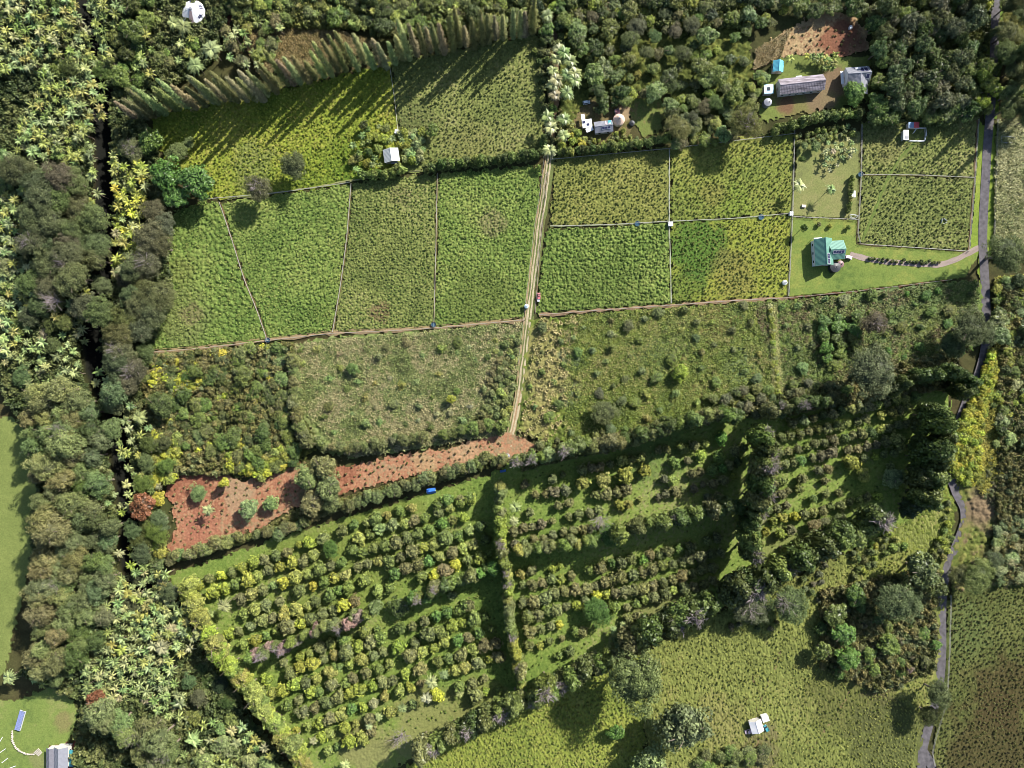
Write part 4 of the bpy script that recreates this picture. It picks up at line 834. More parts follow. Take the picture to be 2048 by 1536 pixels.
# palms that stand out
for x, y, r, lab in ((422, 98, 23, 'coconut palm at the upper end of the narrow lawn'), (390, 130, 21, 'coconut palm at the lower end of the narrow lawn'), (367, 52, 20, 'palm in front of the round white roof'), (345, 45, 15, 'palm left of the lean-to of the round white roof'),
 (322, 1295, 19, 'wide pale palm in the lower left wood'), (400, 1270, 18, 'palm outside the left corner of the lower orchard'), (447, 1212, 17, 'palm inside the left corner of the lower orchard'), (420, 1228, 12, 'leaning palm beside the one inside the orchard corner'),
 (415, 1020, 14, 'palm on the red clearing'), (278, 835, 17, 'palm on the gully edge right of the yellow-green plants'), (345, 1258, 15, 'palm above the wide pale palm'), (17, 1355, 18, 'palm at the lower left edge of the photo'), (1193, 888, 15, 'pale palm above the middle orchard'), (1030, 925, 14, 'palm at the lower end of the track'),
 (1085, 912, 12, 'palm right of the lower end of the track'), (1030, 1015, 14, 'upper palm at the left edge of the middle orchard'), (1028, 1042, 13, 'lower palm at the left edge of the middle orchard'), (863, 1365, 15, 'palm in the sixth row of the lower left orchard'), (888, 1350, 12, 'small palm beside the other one in the lower left orchard'),
 (627, 1482, 10, 'small pale palm in the seventh row of the lower left orchard'), (757, 1434, 10, 'small palm right of the middle of the seventh orchard row'), (804, 1417, 12, 'palm in the right half of the seventh orchard row'), (852, 1398, 13, 'pale palm near the right end of the seventh orchard row'), (738, 1453, 10, 'palm between the last two rows of the lower left orchard'),
 (920, 1388, 10, 'small palm under the lone lime tree at the bottom right of the left orchard'), (1600, 371, 16, 'palm at the left border of the mown garden'), (1663, 379, 13, 'palm in the middle of the mown garden'), (1227, 1260, 10, 'palm under the round fresh green tree'), (1246, 1250, 9, 'second palm under the round fresh green tree'), (385, 1480, 18, 'big palm in the bottom left wood'), (690, 1530, 12, 'palm at the bottom of the left orchard'),
 (62, 1330, 15, 'palm on the shaded edge of the left lawn')):
    plant('palm', x, y, r, 'w' if 'pale' in lab else 'L' if rng.random() < .5 else 'l', lab, hs=.8 if r < 13 else 1)
pl = [(1118, 98), (1095, 30), (1128, 105), (1113, 118), (1140, 122), (1106, 140), (1135, 148), (1112, 158), (1150, 145), (1110, 190), (1135, 185), (1095, 232), (1128, 238), (1102, 255), (1128, 270), (1100, 300), (1106, 170), (1150, 160)]
for i, (x, y) in enumerate(sorted(pl, key=lambda p: p[1])): plant('palm', x, y, 16 * rng.uniform(.85, 1.15), 'wLlL'[rng.integers(4)], 'palm of the avenue over the dirt lane, %s from the top' % ORD[i], 'palms of the avenue over the dirt lane')

# ------------------------------------------------------------------ woods: every crown is a tree of its own
COUNT = {}
EARLY = [(386, 24, 26), (362, 45, 12), (318, 20, 10), (330, 60, 14), (418, 10, 8), (782, 310, 20), (1207, 252, 24), (1238, 239, 14), (1174, 247, 20), (1173, 205, 10), (1235, 223, 10), (1605, 167, 48), (1558, 131, 14), (1538, 177, 13), (1536, 204, 10), (1718, 147, 28), (1830, 262, 28), (119, 1518, 34), (38, 1442, 22), (1285, 235, 40), (165, 1515, 34), (205, 1525, 20)]
GRID = {}; GN = [0]
def near(x, y, r, rr):
    while GN[0] < len(PLANTED):
        p = PLANTED[GN[0]]; GRID.setdefault((int(p[0] // 12), int(p[1] // 12)), []).append(p); GN[0] += 1
    i, j = int(x // 12), int(y // 12)
    for a in (-1, 0, 1):
        for b in (-1, 0, 1):
            for p in GRID.get((i + a, j + b), ()):
                if math.hypot(p[0] - x, p[1] - y) < (p[2] + r) * rr: return True
    return False
def fill(poly, spacing, items, where, n_try=None, keep=.62, group=None, jit=.12):
    """dart-throw crowns of several kinds; items = (weight, kind, radius px, tints, height factor, chance of bare branches)"""
    P = np.array(poly, float); x0, y0 = P.min(0); x1, y1 = P.max(0); W = np.array([i[0] for i in items], float); W /= W.sum()
    area = (x1 - x0) * (y1 - y0); n = int(area / spacing ** 2 * 5); done = []; same = {}
    for _ in range(n):
        x = rng.uniform(x0, x1); y = rng.uniform(y0, y1)
        if not inpoly(np.array([x]), np.array([y]), poly)[0]: continue
        _, kind, r, tt, hs, dd = items[rng.choice(len(items), p=W)]
        if done and (np.hypot(*(np.array(done)[:, :2] - [x, y]).T) < (np.array(done)[:, 2] + r) * .5 * spacing / r * .55).any(): continue
        if any(math.hypot(x - a_, y - b_) < q_ + r * .8 for a_, b_, q_ in EARLY): continue
        gx, gy = at(x, y, KIND[kind][5])
        if near(gx, gy, r * .2, keep): continue
        t = tt[rng.integers(len(tt))]; k = KIND[kind]; size = 'small ' if r < 11 else '' if r < 22 else 'large '
        dead = rng.random() < dd
        lab = '%s%s%s %s' % (size if kind != 'yel' else '', 'twiggy ' if dead else '', TW[t], k[0].replace('_', ' '))
        if kind != 'rose_' and segdist(np.array([gx]), np.array([gy]), GW)[0] < (1.0 if 'gully' in where else 1.9 if kind in ('rose', 'bana') else 2.4): continue
        o = plant(kind, x, y, r * rng.uniform(.8, 1.25), t, lab, group or ('plants ' + where), hs * rng.uniform(.85, 1.2), dead, jit=jit); done.append((x, y, r)); same.setdefault(lab, []).append((y, o))
    for lab, L_ in same.items():
        L_.sort(key=lambda q: q[0])
        for i, (_, o) in enumerate(L_): o['label'] = (lab + ' ' + where) if len(L_) == 1 else '%s, %s from top %s' % (lab, ORD[min(i, len(ORD) - 1)], where)
    COUNT[where] = len(done)

B = lambda w, t='lnlLgc', r=12: (w, 'bana', r, t, 1, 0)
R_ = lambda w, t='lnlgL', r=12: (w, 'rose', r, t, 1, 0)
# left side, from top to bottom
fill([(-15, -15), (205, -15), (212, 60), (205, 130), (200, 200), (110, 190), (60, 135), (-15, 150)], 11, [R_(9, 'nlnglgL'), B(3, 'nlgL'), (.5, 'feath', 24, 'gd', .8, 0), (.4, 'broad', 20, 'gd', .8, 0)], 'in the upper left wood', keep=.42)
fill([(205, -15), (300, -15), (300, 60), (330, 100), (290, 160), (230, 170), (212, 130)], 17, [R_(3, 'nlg'), (3, 'broad', 19, 'gdg', .9, 0), (2, 'round', 17, 'gG', .8, 0)], 'left of the round white roof')
fill([(320, 70), (390, 70), (385, 100), (350, 130), (300, 130), (300, 90)], 15, [(3, 'round', 14, 'gnb', .7, 0), R_(1)], 'below the round white roof')
fill([(450, 40), (560, 30), (560, 100), (520, 150), (470, 130), (430, 70)], 15, [(3, 'round', 14, 'gnb', .7, 0), R_(2), B(1)], 'right of the round white roof')
fill([(440, -15), (1060, -15), (1040, 45), (900, 60), (800, 70), (700, 40), (620, 30), (480, 50)], 15, [(4, 'round', 13, 'gdon', .7, 0), (1.2, 'broad', 17, 'gd', .8, 0), R_(1, 'ng', 9)], 'on the slope above the long shelterbelt')
fill([(640, 30), (760, 70), (920, 60), (900, 20), (700, 0)], 11, [(3, 'round', 10, 'dgo', .8, 0), R_(3, 'ng', 9)], 'on the shaded slope above the shelterbelt')
fill([(60, 150), (200, 200), (200, 290), (190, 330), (110, 320), (30, 300), (40, 230), (75, 200)], 11, [R_(9, 'nlnglgL'), B(3, 'nlg'), (.4, 'feath', 22, 'kd', .8, 0)], 'in the upper middle of the left wood', keep=.42)
fill([(20, 320), (110, 330), (190, 340), (200, 420), (195, 500), (200, 640), (110, 660), (60, 600), (50, 500), (60, 400)], 31, [(5, 'feath', 28, 'ksfk', 1.1, .12), (1, 'feath', 20, 'fo', 1, 0)], 'among the grey crowns of the left wood', keep=.5)
fill([(20, 320), (110, 330), (190, 340), (200, 640), (110, 660), (60, 600)], 22, [R_(4, 'nlL'), B(2, 'nlL')], 'between grey crowns of the left wood', keep=.45)
fill([(-15, 300), (30, 310), (60, 400), (50, 500), (60, 620), (20, 720), (-15, 740)], 11, [R_(5, 'lLnl'), B(2, 'lL'), (1, 'broad', 15, 'cg', .7, 0)], 'along the left edge of the photo', keep=.42)
fill([(222, 300), (262, 300), (285, 330), (290, 400), (285, 470), (255, 540), (225, 560), (232, 430)], 10, [R_(7, 'yynLY'), B(3, 'ynL')], 'on the bright bank right of the gully', keep=.42)
fill([(240, 420), (320, 410), (330, 480), (320, 560), (350, 600), (300, 650), (290, 760), (240, 770), (220, 700), (240, 600), (250, 500)], 27, [(5, 'feath', 25, 'sko', 1.0, .1)], 'between the gully and the paddocks', keep=.5)
fill([(30, 620), (170, 640), (160, 700), (150, 760), (60, 770), (20, 750)], 15, [R_(4, 'lLl'), B(2, 'lL'), (1, 'feath', 20, 'ky', .8, 0), (.6, 'round', 11, 'w', .7, 0)], 'in the pale part of the left wood')
fill([(30, 775), (150, 765), (150, 830), (140, 950), (150, 1100), (140, 1250), (110, 1330), (60, 1300), (85, 1100), (80, 1000), (60, 880)], 26, [(5, 'euc', 25, 'eefb', 1.15, .05)], 'in the brownish grove at the left', keep=.5)
fill([(150, 770), (230, 780), (225, 860), (215, 1000), (220, 1150), (200, 1280), (120, 1330), (140, 1100), (140, 900)], 24, [(5, 'euc', 22, 'fkdk', 1.0, 0), (.8, 'rose', 11, 'l', 1.4, 0)], 'in the greener half of the left grove', keep=.5)
fill([(160, 740), (240, 740), (300, 850), (300, 930), (285, 960), (275, 1060), (290, 1140), (245, 1130), (215, 1100), (230, 950), (190, 790)], 16, [R_(4, 'yLln'), B(3, 'lL'), (.6, 'feath', 17, 'kd', .8, 0)], 'down in the gully')
fill([(285, 860), (340, 880), (335, 920), (318, 1000), (325, 1100), (300, 1140), (270, 1080)], 15, [(3, 'round', 13, 'nyY', .7, 0), (2, 'feath', 18, 'kg', .8, 0), R_(1)], 'between the gully and the red clearing')
fill([(285, 715), (420, 705), (560, 690), (580, 860), (600, 930), (470, 945), (440, 905), (360, 900), (320, 860)], 15, [(5, 'round', 12, 'oogdg', .6, 0), (1.6, 'broad', 16, 'dg', .7, 0), (1.2, 'yel', 9, 'Yyb', .9, 0), (.5, 'round', 14, 'c', .6, 0)], 'in the scrub left of the meadow')
fill([(285, 712), (330, 706), (345, 760), (300, 770)], 9, [(5, 'yel', 9, 'YYy', 1, 0)], 'in the yellow corner of the scrub', keep=.5)
fill([(355, 740), (400, 730), (400, 780), (360, 790)], 10, [(5, 'yel', 9, 'YYy', 1, 0)], 'in the second yellow patch of the scrub', keep=.4)
fill([(300, 870), (360, 870), (350, 960), (310, 970)], 10, [(5, 'yel', 10, 'yYn', 1, 0)], 'left of the red clearing', keep=.4)
fill([(470, 880), (560, 890), (590, 920), (520, 955), (450, 935)], 10, [(5, 'yel', 9, 'yyYn', .9, 0)], 'right of the red clearing', keep=.4)
fill([(150, 1130), (330, 1150), (350, 1200), (400, 1290), (330, 1330), (250, 1330), (150, 1320), (110, 1340), (180, 1250)], 11, [R_(5, 'nlLl'), B(3, 'nLl'), (.7, 'feath', 20, 'k', .8, 0)], 'in the leafy hollow at the lower left', keep=.42)
fill([(60, 1290), (200, 1260), (180, 1360), (80, 1370), (40, 1340)], 20, [(3, 'euc', 20, 'eo', 1, 0), R_(1)], 'above the bottom left lawn')
fill([(160, 1330), (330, 1320), (370, 1400), (340, 1440), (250, 1400), (170, 1400)], 11, [R_(5, 'lLcl'), B(3, 'lLw')], 'in the pale thicket at the lower left', keep=.42)
fill([(185, 1415), (300, 1400), (345, 1450), (340, 1560), (290, 1550), (250, 1475), (205, 1455)], 25, [(4, 'euc', 26, 'efoe', 1.1, .2)], 'in the lower left wood', keep=.5)
fill([(310, 1300), (390, 1370), (400, 1400), (360, 1420), (300, 1340)], 20, [(4, 'feath', 19, 'ks', .9, .1)], 'on the shaded slope at the lower left')
fill([(330, 1430), (460, 1440), (520, 1480), (560, 1550), (310, 1550)], 15, [R_(3, 'lLn'), B(3, 'lLn'), (1.6, 'round', 17, 'lgf', .8, 0)], 'at the bottom edge left of the orchard')
fill([(400, 1330), (440, 1340), (510, 1450), (560, 1520), (540, 1540), (470, 1440), (400, 1400)], 21, [(3, 'feath', 15, 'dD', .5, 0), (1, 'round', 8, 'n', .5, 0)], 'in the dark hollow left of the lower orchard', keep=.8)
# upper middle and right
fill([(1125, 30), (1500, 20), (1510, 100), (1500, 170), (1470, 200), (1350, 260), (1335, 190), (1260, 190), (1180, 190), (1165, 120)], 30, [(3, 'broad', 18, 'gdcg', .8, 0), (3, 'round', 11, 'ogy', .7, 0), (2, 'broad', 11, 'dgo', .6, 0), (2, 'feath', 16, 'fs', .8, 0)], 'in the wood behind the cone roofed hut')
fill([(1070, -15), (1530, -15), (1500, 40), (1300, 30), (1130, 50), (1080, 60)], 15, [(4, 'broad', 14, 'dDgo', .8, 0), (2, 'round', 12, 'yob', .7, 0)], 'along the top edge of the photo')
fill([(1060, 0), (1100, 0), (1100, 90), (1075, 80)], 16, [(2, 'broad', 12, 'dg', .8, 0)], 'at the end of the shelterbelt')
fill([(1340, 190), (1500, 180), (1510, 250), (1440, 285), (1350, 290)], 16, [(4, 'broad', 14, 'dcg', .7, 0), (2, 'round', 12, 'ogn', .6, 0)], 'left of the brownish hedge tree')
fill([(1500, 60), (1560, 40), (1600, -15), (1500, -15)], 14, [(3, 'round', 12, 'noy', .6, 0), (1, 'broad', 14, 'd', .8, 0)], 'left of the cleared ground')
fill([(1560, -15), (1760, -15), (1760, 25), (1650, 20), (1600, 30)], 15, [(3, 'broad', 14, 'dgo', .8, 0)], 'above the cleared ground')
fill([(1750, -15), (1960, -15), (1955, 60), (1940, 130), (1950, 220), (1800, 225), (1760, 190), (1750, 80)], 17, [(5, 'broad', 17, 'sdokf', 1.2, 0), (2, 'round', 16, 'dgo', 1.1, 0)], 'in the dense wood right of the grey house')
fill([(1740, 205), (1960, 180), (1960, 225), (1860, 240), (1740, 240)], 16, [(3, 'broad', 17, 'gdg', .9, 0)], 'on the lower fringe of the dense wood')
fill([(1945, 90), (2000, 130), (1995, 215), (1950, 230), (1940, 160)], 13, [(3, 'round', 9, 'nyg', .8, 0)], 'by the shaded part of the road')
fill([(1590, 268), (1700, 250), (1720, 268), (1650, 285), (1595, 290)], 9, [(3, 'bush', 6, 'nlg', 1, 0)], 'along the top of the mown garden')
fill([(1535, 125), (1545, 113), (1590, 112), (1680, 108), (1668, 135), (1600, 145), (1580, 140)], 10, [B(5, 'nyg', 10)], 'above the long shed', keep=.3)
fill([(1500, 150), (1535, 150), (1520, 220), (1500, 220)], 12, [(3, 'round', 10, 'Lgn', .7, 0)], 'left of the cyan roofs')
fill([(1650, 285), (1700, 275), (1715, 300), (1700, 315), (1660, 345), (1645, 330)], 10, [B(4, 'cLwc', 7)], 'in the mown garden')
fill([(700, 290), (730, 255), (775, 250), (790, 275), (760, 300), (765, 335), (730, 350), (705, 340)], 12, [(3, 'round', 10, 'gndy', .7, 0), R_(2, 'gc', 9)], 'in the garden left of the small cabin')
fill([(795, 265), (845, 262), (848, 305), (835, 325), (805, 320)], 9, [(5, 'yel', 8, 'Lyll', .9, 0)], 'in the pale thicket right of the small cabin', keep=.4)
fill([(1110, 250), (1160, 240), (1170, 290), (1115, 295)], 10, [(4, 'yel', 8, 'yYn', .8, 0)], 'between the palm avenue and the cone roofed hut')
fill([(1165, 265), (1260, 255), (1290, 275), (1280, 285), (1160, 290)], 8, [(4, 'bush', 6, 'nyb', 1, 0)], 'between the hedge and the cone roofed hut')
fill([(1195, 190), (1240, 175), (1250, 200), (1225, 225), (1195, 235)], 12, [(4, 'broad', 12, 'gd', .8, 0)], 'behind the cone roofed hut')
# upper right corner and lower right
fill([(2008, -15), (2065, -15), (2065, 235), (2020, 235), (2012, 100)], 18, [(4, 'feath', 20, 'oefn', 1.1, 0), (1, 'round', 12, 'yn', .8, 0)], 'in the upper right corner', keep=.5)
fill([(1960, 100), (1995, 110), (1992, 215), (1955, 215)], 14, [(4, 'broad', 14, 'gyn', 1.1, 0)], 'overhanging the shaded road', keep=.5)
fill([(1900, 940), (1915, 860), (1960, 760), (1985, 700), (1992, 740), (1975, 800), (1960, 880), (1965, 940), (1940, 975)], 9, [(5, 'yel', 8, 'YYyy', .9, 0)], 'in the yellow band right of the road', keep=.3)
fill([(1990, 560), (2065, 555), (2065, 900), (1990, 900), (1985, 800), (2000, 700)], 15, [(4, 'round', 11, 'gyoL', .6, 0), (2, 'yel', 8, 'yng', .9, 0), (1, 'broad', 16, 'dc', .7, 0)], 'in the thicket right of the road')
fill([(1985, 1060), (2065, 1020), (2065, 1160), (2000, 1165)], 12, [(4, 'round', 10, 'kcL', .6, 0)], 'in the grey-green thicket at the right edge')
fill([(1985, 890), (2065, 880), (2065, 1010), (2000, 1020), (1960, 990)], 13, [(4, 'bush', 5, 'sbo', 1, 0)], 'on the grazed slope at the right')
fill([(1560, 600), (1950, 565), (1950, 640), (1870, 700), (1800, 720), (1700, 740), (1560, 760)], 42, [(4, 'bush', 8, 'ogdcG', 1, 0), (1, 'round', 12, 'cgG', .5, 0)], 'on the rough slope below the house lawn')
fill([(1640, 640), (1720, 630), (1720, 700), (1650, 720)], 14, [(4, 'broad', 12, 'Gg', .6, 0)], 'left of the dark grey tree')
fill([(1075, 640), (1500, 610), (1540, 790), (1380, 840), (1100, 890), (1045, 850)], 48, [(4, 'bush', 8, 'ogcbn', 1, 0), (.8, 'round', 11, 'ogk', .5, 0)], 'in the meadow right of the track')
fill([(600, 700), (1040, 655), (1010, 860), (880, 850), (850, 870), (640, 870)], 48, [(4, 'bush', 8, 'ncglw', 1, 0), (.5, 'round', 10, 'bog', .5, 0)], 'in the meadow left of the track')
fill([(990, 700), (1040, 660), (1020, 820), (1000, 860), (960, 840)], 14, [(3, 'yel', 8, 'bno', .8, 0)], 'along the left side of the track')
fill([(1070, 890), (1180, 870), (1400, 830), (1400, 850), (1200, 885), (1080, 905)], 13, [(3, 'yel', 9, 'gon', .8, 0)], 'above the middle orchard')
fill([(1400, 790), (1560, 770), (1700, 765), (1700, 800), (1560, 830), (1400, 850)], 15, [(3, 'round', 11, 'oksg', .7, 0)], 'above the right hand orchard')
fill([(1850, 1130), (1900, 1000), (1905, 1080), (1880, 1150), (1790, 1100), (1700, 1160), (1700, 1090), (1780, 1065)], 15, [(4, 'bush', 8, 'nyog', 1, 0)], 'in the scrub left of the road bend')
fill([(1700, 1200), (1860, 1250), (1870, 1330), (1800, 1370), (1680, 1350), (1640, 1260)], 15, [(3, 'bush', 8, 'bosd', 1, 0), (1.4, 'round', 12, 'gdo', .7, 0)], 'under the wood in the bottom pasture')
fill([(1480, 1160), (1650, 1130), (1640, 1200), (1540, 1260), (1450, 1260)], 24, [(3, 'bush', 7, 'osd', 1, 0)], 'near the pale spreading tree')
fill([(1400, 1510), (1540, 1500), (1500, 1550), (1390, 1550)], 18, [(3, 'round', 14, 'go', .5, 0)], 'right of the giant pair')
fill([(1110, 300), (1130, 60), (1060, 100), (1090, 200), (1080, 300)], 18, [(3, 'yel', 8, 'dgo', .8, 0)], 'along the dirt lane')

# ------------------------------------------------------------------ buildings
def root_at(name, px, py, h, rot, label, cat, group=None):
    x, y = at(px, py, h); return empty(name, x, y, 0.0, math.radians(rot), label, cat, group)

def roof_gable(w, l, e, rdg, over=.35, th=.10, ribs=.45):
    """two pitched sheets with standing ribs; the ridge runs along local Y"""
    m = MB(); hw = w / 2 + over; hl = l / 2 + over; ez = e - over * (rdg - e) / (w / 2)
    for s in (-1, 1):
        V = [(0, -hl, rdg), (0, hl, rdg), (s * hw, hl, ez), (s * hw, -hl, ez)]; V += [(a, b, c - th) for a, b, c in V]
        m.add(V, [(0, 1, 2, 3), (7, 6, 5, 4), (0, 4, 5, 1), (1, 5, 6, 2), (2, 6, 7, 3), (3, 7, 4, 0)])
        if ribs:
            n = int(2 * hl / ribs)
            for i in range(1, n):
                y = -hl + i * 2 * hl / n; r = .035
                V = [(s * .02, y - r, rdg + .003), (s * .02, y + r, rdg + .003), (s * (hw - .01), y + r, ez + .003), (s * (hw - .01), y - r, ez + .003)]
                V += [(a, b, c + .05) for a, b, c in V]
                m.add(V, [(4, 5, 6, 7), (0, 1, 5, 4), (1, 2, 6, 5), (2, 3, 7, 6), (3, 0, 4, 7)])
    return m
def ridgecap(l, rdg, over=.35):
    m = MB(); hl = l / 2 + over + .02
    return m.add([(-.16, -hl, rdg + .02), (0, -hl, rdg + .09), (.16, -hl, rdg + .02), (-.16, hl, rdg + .02), (0, hl, rdg + .09), (.16, hl, rdg + .02)], [(0, 1, 4, 3), (1, 2, 5, 4)])
def walls_gable(w, l, e, rdg):
    m = MB(); a, b = w / 2, l / 2
    V = [(-a, -b, 0), (a, -b, 0), (a, b, 0), (-a, b, 0), (-a, -b, e), (a, -b, e), (a, b, e), (-a, b, e), (0, -b, rdg - .12), (0, b, rdg - .12)]
    return m.add([v for v in V], [(0, 1, 5, 4), (1, 2, 6, 5), (2, 3, 7, 6), (3, 0, 4, 7), (4, 5, 8, 8), (6, 7, 9, 9)])
def openings(root, w, l, e):
    """doors and windows on the long walls"""
    for s in (-1, 1):
        n = max(1, int(l / 2.6))
        for i in range(n):
            y = -l / 2 + (i + .5) * l / n
            f = link('window', MB().box(s * (w / 2 + .03) - .03, y - .55, .95, s * (w / 2 + .03) + .03, y + .55, 2.05).mesh('window', [WHITE]), root)
            link('pane', MB().box(s * (w / 2 + .07) - .02, y - .46, 1.04, s * (w / 2 + .07) + .02, y + .46, 1.96).mesh('pane', [GLASS]), f)
    d = link('door', MB().box(-.5, -l / 2 - .08, .02, .5, -l / 2 - .01, 2.1).mesh('door', [WOOD]), root)
    link('handle', MB().box(.32, -l / 2 - .14, 1.0, .42, -l / 2 - .08, 1.06).mesh('handle', [GREYM]), d)
def gable(name, px, py, wpx, lpx, rot, e, rdg, mat, label, cat, wall=WALL, mat2=None, group=None, over=.3, ribs=.45):
    k = (H - e) / H * .2; w = wpx * k - 2 * over; l = lpx * k - 2 * over
    root = root_at(name, px, py, (e + rdg) / 2, rot, label, cat, group)
    link('wall', walls_gable(w, l, e, rdg).mesh('wall', [wall]), root)
    if mat2 is None: link('roof', roof_gable(w, l, e, rdg, over, ribs=ribs).mesh('roof', [mat]), root)
    else:
        m = roof_gable(w, l, e, rdg, over, ribs=ribs); h_ = len(m.V) // 2
        for k_, mm in ((0, mat), (1, mat2)):
            q = MB(); 
            for V, F in list(zip(m.V, m.F))[k_ * h_:(k_ + 1) * h_]: q.add(V, F - F.min())
            link('roof', q.mesh('roof', [mm]), root)['label'] = 'roof half'
    link('ridge_cap', ridgecap(l, rdg, over).mesh('ridge_cap', [mat]), root); openings(root, w, l, e)
    FLATSPOTS.append((px, py, max(wpx, lpx) * .62)); return root, w, l
def slope_panel(root, s, x0, x1, y0, y1, w, e, rdg, name='solar_panel', mat=SOLAR, lift=.16, cells=True):
    """a panel lying on one roof slope, x measured from the ridge outward"""
    z = lambda x: rdg - (rdg - e) * x / (w / 2) + lift
    V = [(s * x0, y0, z(x0)), (s * x1, y0, z(x1)), (s * x1, y1, z(x1)), (s * x0, y1, z(x0))]; V += [(a, b, c - .07) for a, b, c in V]
    F = [(0, 1, 2, 3), (7, 6, 5, 4), (0, 4, 5, 1), (1, 5, 6, 2), (2, 6, 7, 3), (3, 7, 4, 0)]
    o = link(name, MB().add(V, F).mesh(name, [mat]), root)
    if cells:
        m = MB(); n = max(1, int(round(abs(y1 - y0) / 1.0)))
        for i in range(n + 1):
            y = y0 + (y1 - y0) * i / n; r = .035
            m.add([(s * x0, y - r, z(x0) + .006), (s * x1, y - r, z(x1) + .006), (s * x1, y + r, z(x1) + .006), (s * x0, y + r, z(x0) + .006)], [(0, 1, 2, 3)])
        for x in (x0 + .03, x1 - .03):
            m.add([(s * (x - .035), y0, z(x - .035) + .01), (s * (x + .035), y0, z(x + .035) + .01), (s * (x + .035), y1, z(x + .035) + .01), (s * (x - .035), y1, z(x - .035) + .01)], [(0, 1, 2, 3)])
        link('panel_frame', m.mesh('panel_frame', [PVFRAME]), o)
    return o

# small cabin
gable('cabin', 782, 309.5, 31, 26.5, 8.7, 2.9, 4.1, PALE, 'small cabin with light grey metal gable roof on the paddock fence', 'cabin')
x, y = at(790, 324, 1.8); o = empty('porch', x, y, 0, math.radians(8), 'low grey porch roof in front of the small cabin', 'porch')
link('roof', MB().box(-1.6, -.7, 2.0, 1.6, .7, 2.1).mesh('roof', [GREYM]), o)
for a in (-1.45, 1.45): link('post', MB().box(a - .06, -.6, 0, a + .06, -.48, 2.0).mesh('post', [WOOD]), o)
# long rusty shed
r_, w_, l_ = gable('long_shed', 1605, 166.5, 31, 91, -83.5, 3.6, 5.2, RUSTY, 'long shed with weathered streaky grey-brown metal roof', 'shed', ribs=.6)
link('awning', MB().box(-w_ / 2 - 1.2, -1.3, 2.3, -w_ / 2 - .05, 1.0, 2.38).mesh('awning', [PALE]), r_)
# cyan sheds
gable('garden_shed', 1558, 131, 21, 22.5, -3.5, 2.6, 3.7, CYAN, 'small gabled shed with bright cyan metal roof', 'shed')
r2 = root_at('flat_shed', 1538, 177, 3, 2, 'small square pale cyan flat roofed shed with a dark roof hatch', 'shed')
link('wall', MB().box(-1.6, -1.6, 0, 1.6, 1.6, 2.6).mesh('wall', [WALL]), r2); link('roof', MB().box(-1.85, -1.85, 2.6, 1.85, 1.85, 2.75).mesh('roof', [flat('pale_cyan_sheet', (.34, .52, .6), .5)]), r2)
link('roof_hatch', MB().box(-.65, -.65, 2.75, .55, .6, 2.9).mesh('roof_hatch', [GLASS]), r2); FLATSPOTS.append((1538, 177, 14))

def tank(px, py, rp, h, mat, label, name='water_tank', dome=.35, lid=True, open_=False):
    x, y = at(px, py, h); r = rp * .2 * (H - h) / H; o = empty(name, x, y, gh1(x, y), 0, label, 'water tank' if name == 'water_tank' else name.replace('_', ' '))
    m = MB().cyl(0, 0, 0, h, r, r, 24, cap=False)
    for z in np.linspace(.3, h - .1, 4): m.cyl(0, 0, z, z + .06, r + .03, r + .03, 24, cap=False)
    link('shell', m.mesh('shell', [mat], True), o)
    if open_:
        link('water', MB().cyl(0, 0, h * .55, h * .62, r * .93, r * .93, 24).mesh('water', [flat('trough_water_%d' % int(px), (.03, .07, .10), .08, .6)]), o)
        link('rim', MB().cyl(0, 0, h - .12, h, r + .06, r + .09, 24, cap=False).cyl(0, 0, h - .12, h, r - .12, r - .1, 24, cap=False).mesh('rim', [mat]), o)
    else: link('lid', MB().cyl(0, 0, h, h + dome, r, r * .22, 24).mesh('lid', [mat]), o)
    if lid and not open_: link('hatch', MB().cyl(r * .3, 0, h + dome * .5, h + dome + .1, r * .2, r * .2, 12).mesh('hatch', [DARK]), o)
    FLATSPOTS.append((px, py, rp + 4)); return o
LB = flat('light_blue_plastic', (.42, .52, .58), .4); tank(1536, 204, 8, 2.4, GREYM, 'grey round water tank left of the yard below the cyan sheds')
tank(1671, 534, 10.5, 2.2, DARK, 'big dark round water tank at the lower side of the green roofed house'); tank(1681, 528, 7, 1.6, flat('brown_plastic', (.16, .09, .09), .5), 'smaller brownish tank tucked under the green roof corner')
tank(1275, 447, 5, .8, LB, 'light blue round trough on the fence left of the white box', 'water_trough', open_=True)
tank(1523, 434, 5, .8, LB, 'light blue round trough on the fence above the lime green pasture', 'water_trough', open_=True)
tank(1722, 348, 4.6, .8, LB, 'light blue round trough on the fence right of the mown garden', 'water_trough', open_=True)
tank(1570, 565, 5, 1.2, PALE, 'pale domed tank at the lower left corner of the house lawn')
tank(1053, 612, 4.2, 2.4, LB, 'pale blue tank at the left side of the grassy track')
tank(535, 680, 5, .7, GREYM, 'dark ring shaped trough at the foot of the left divider path', 'water_trough', open_=True)
tank(867, 649, 5, .7, GREYM, 'dark ring shaped trough at the foot of the right divider path', 'water_trough', open_=True)
tank(1264, 246, 5.5, 1.1, DARK, 'dark round tank at the edge of the lawn by the cone roofed hut'); tank(1015, 912, 4.5, 1.2, GREYM, 'grey tank at the lower end of the grassy track')
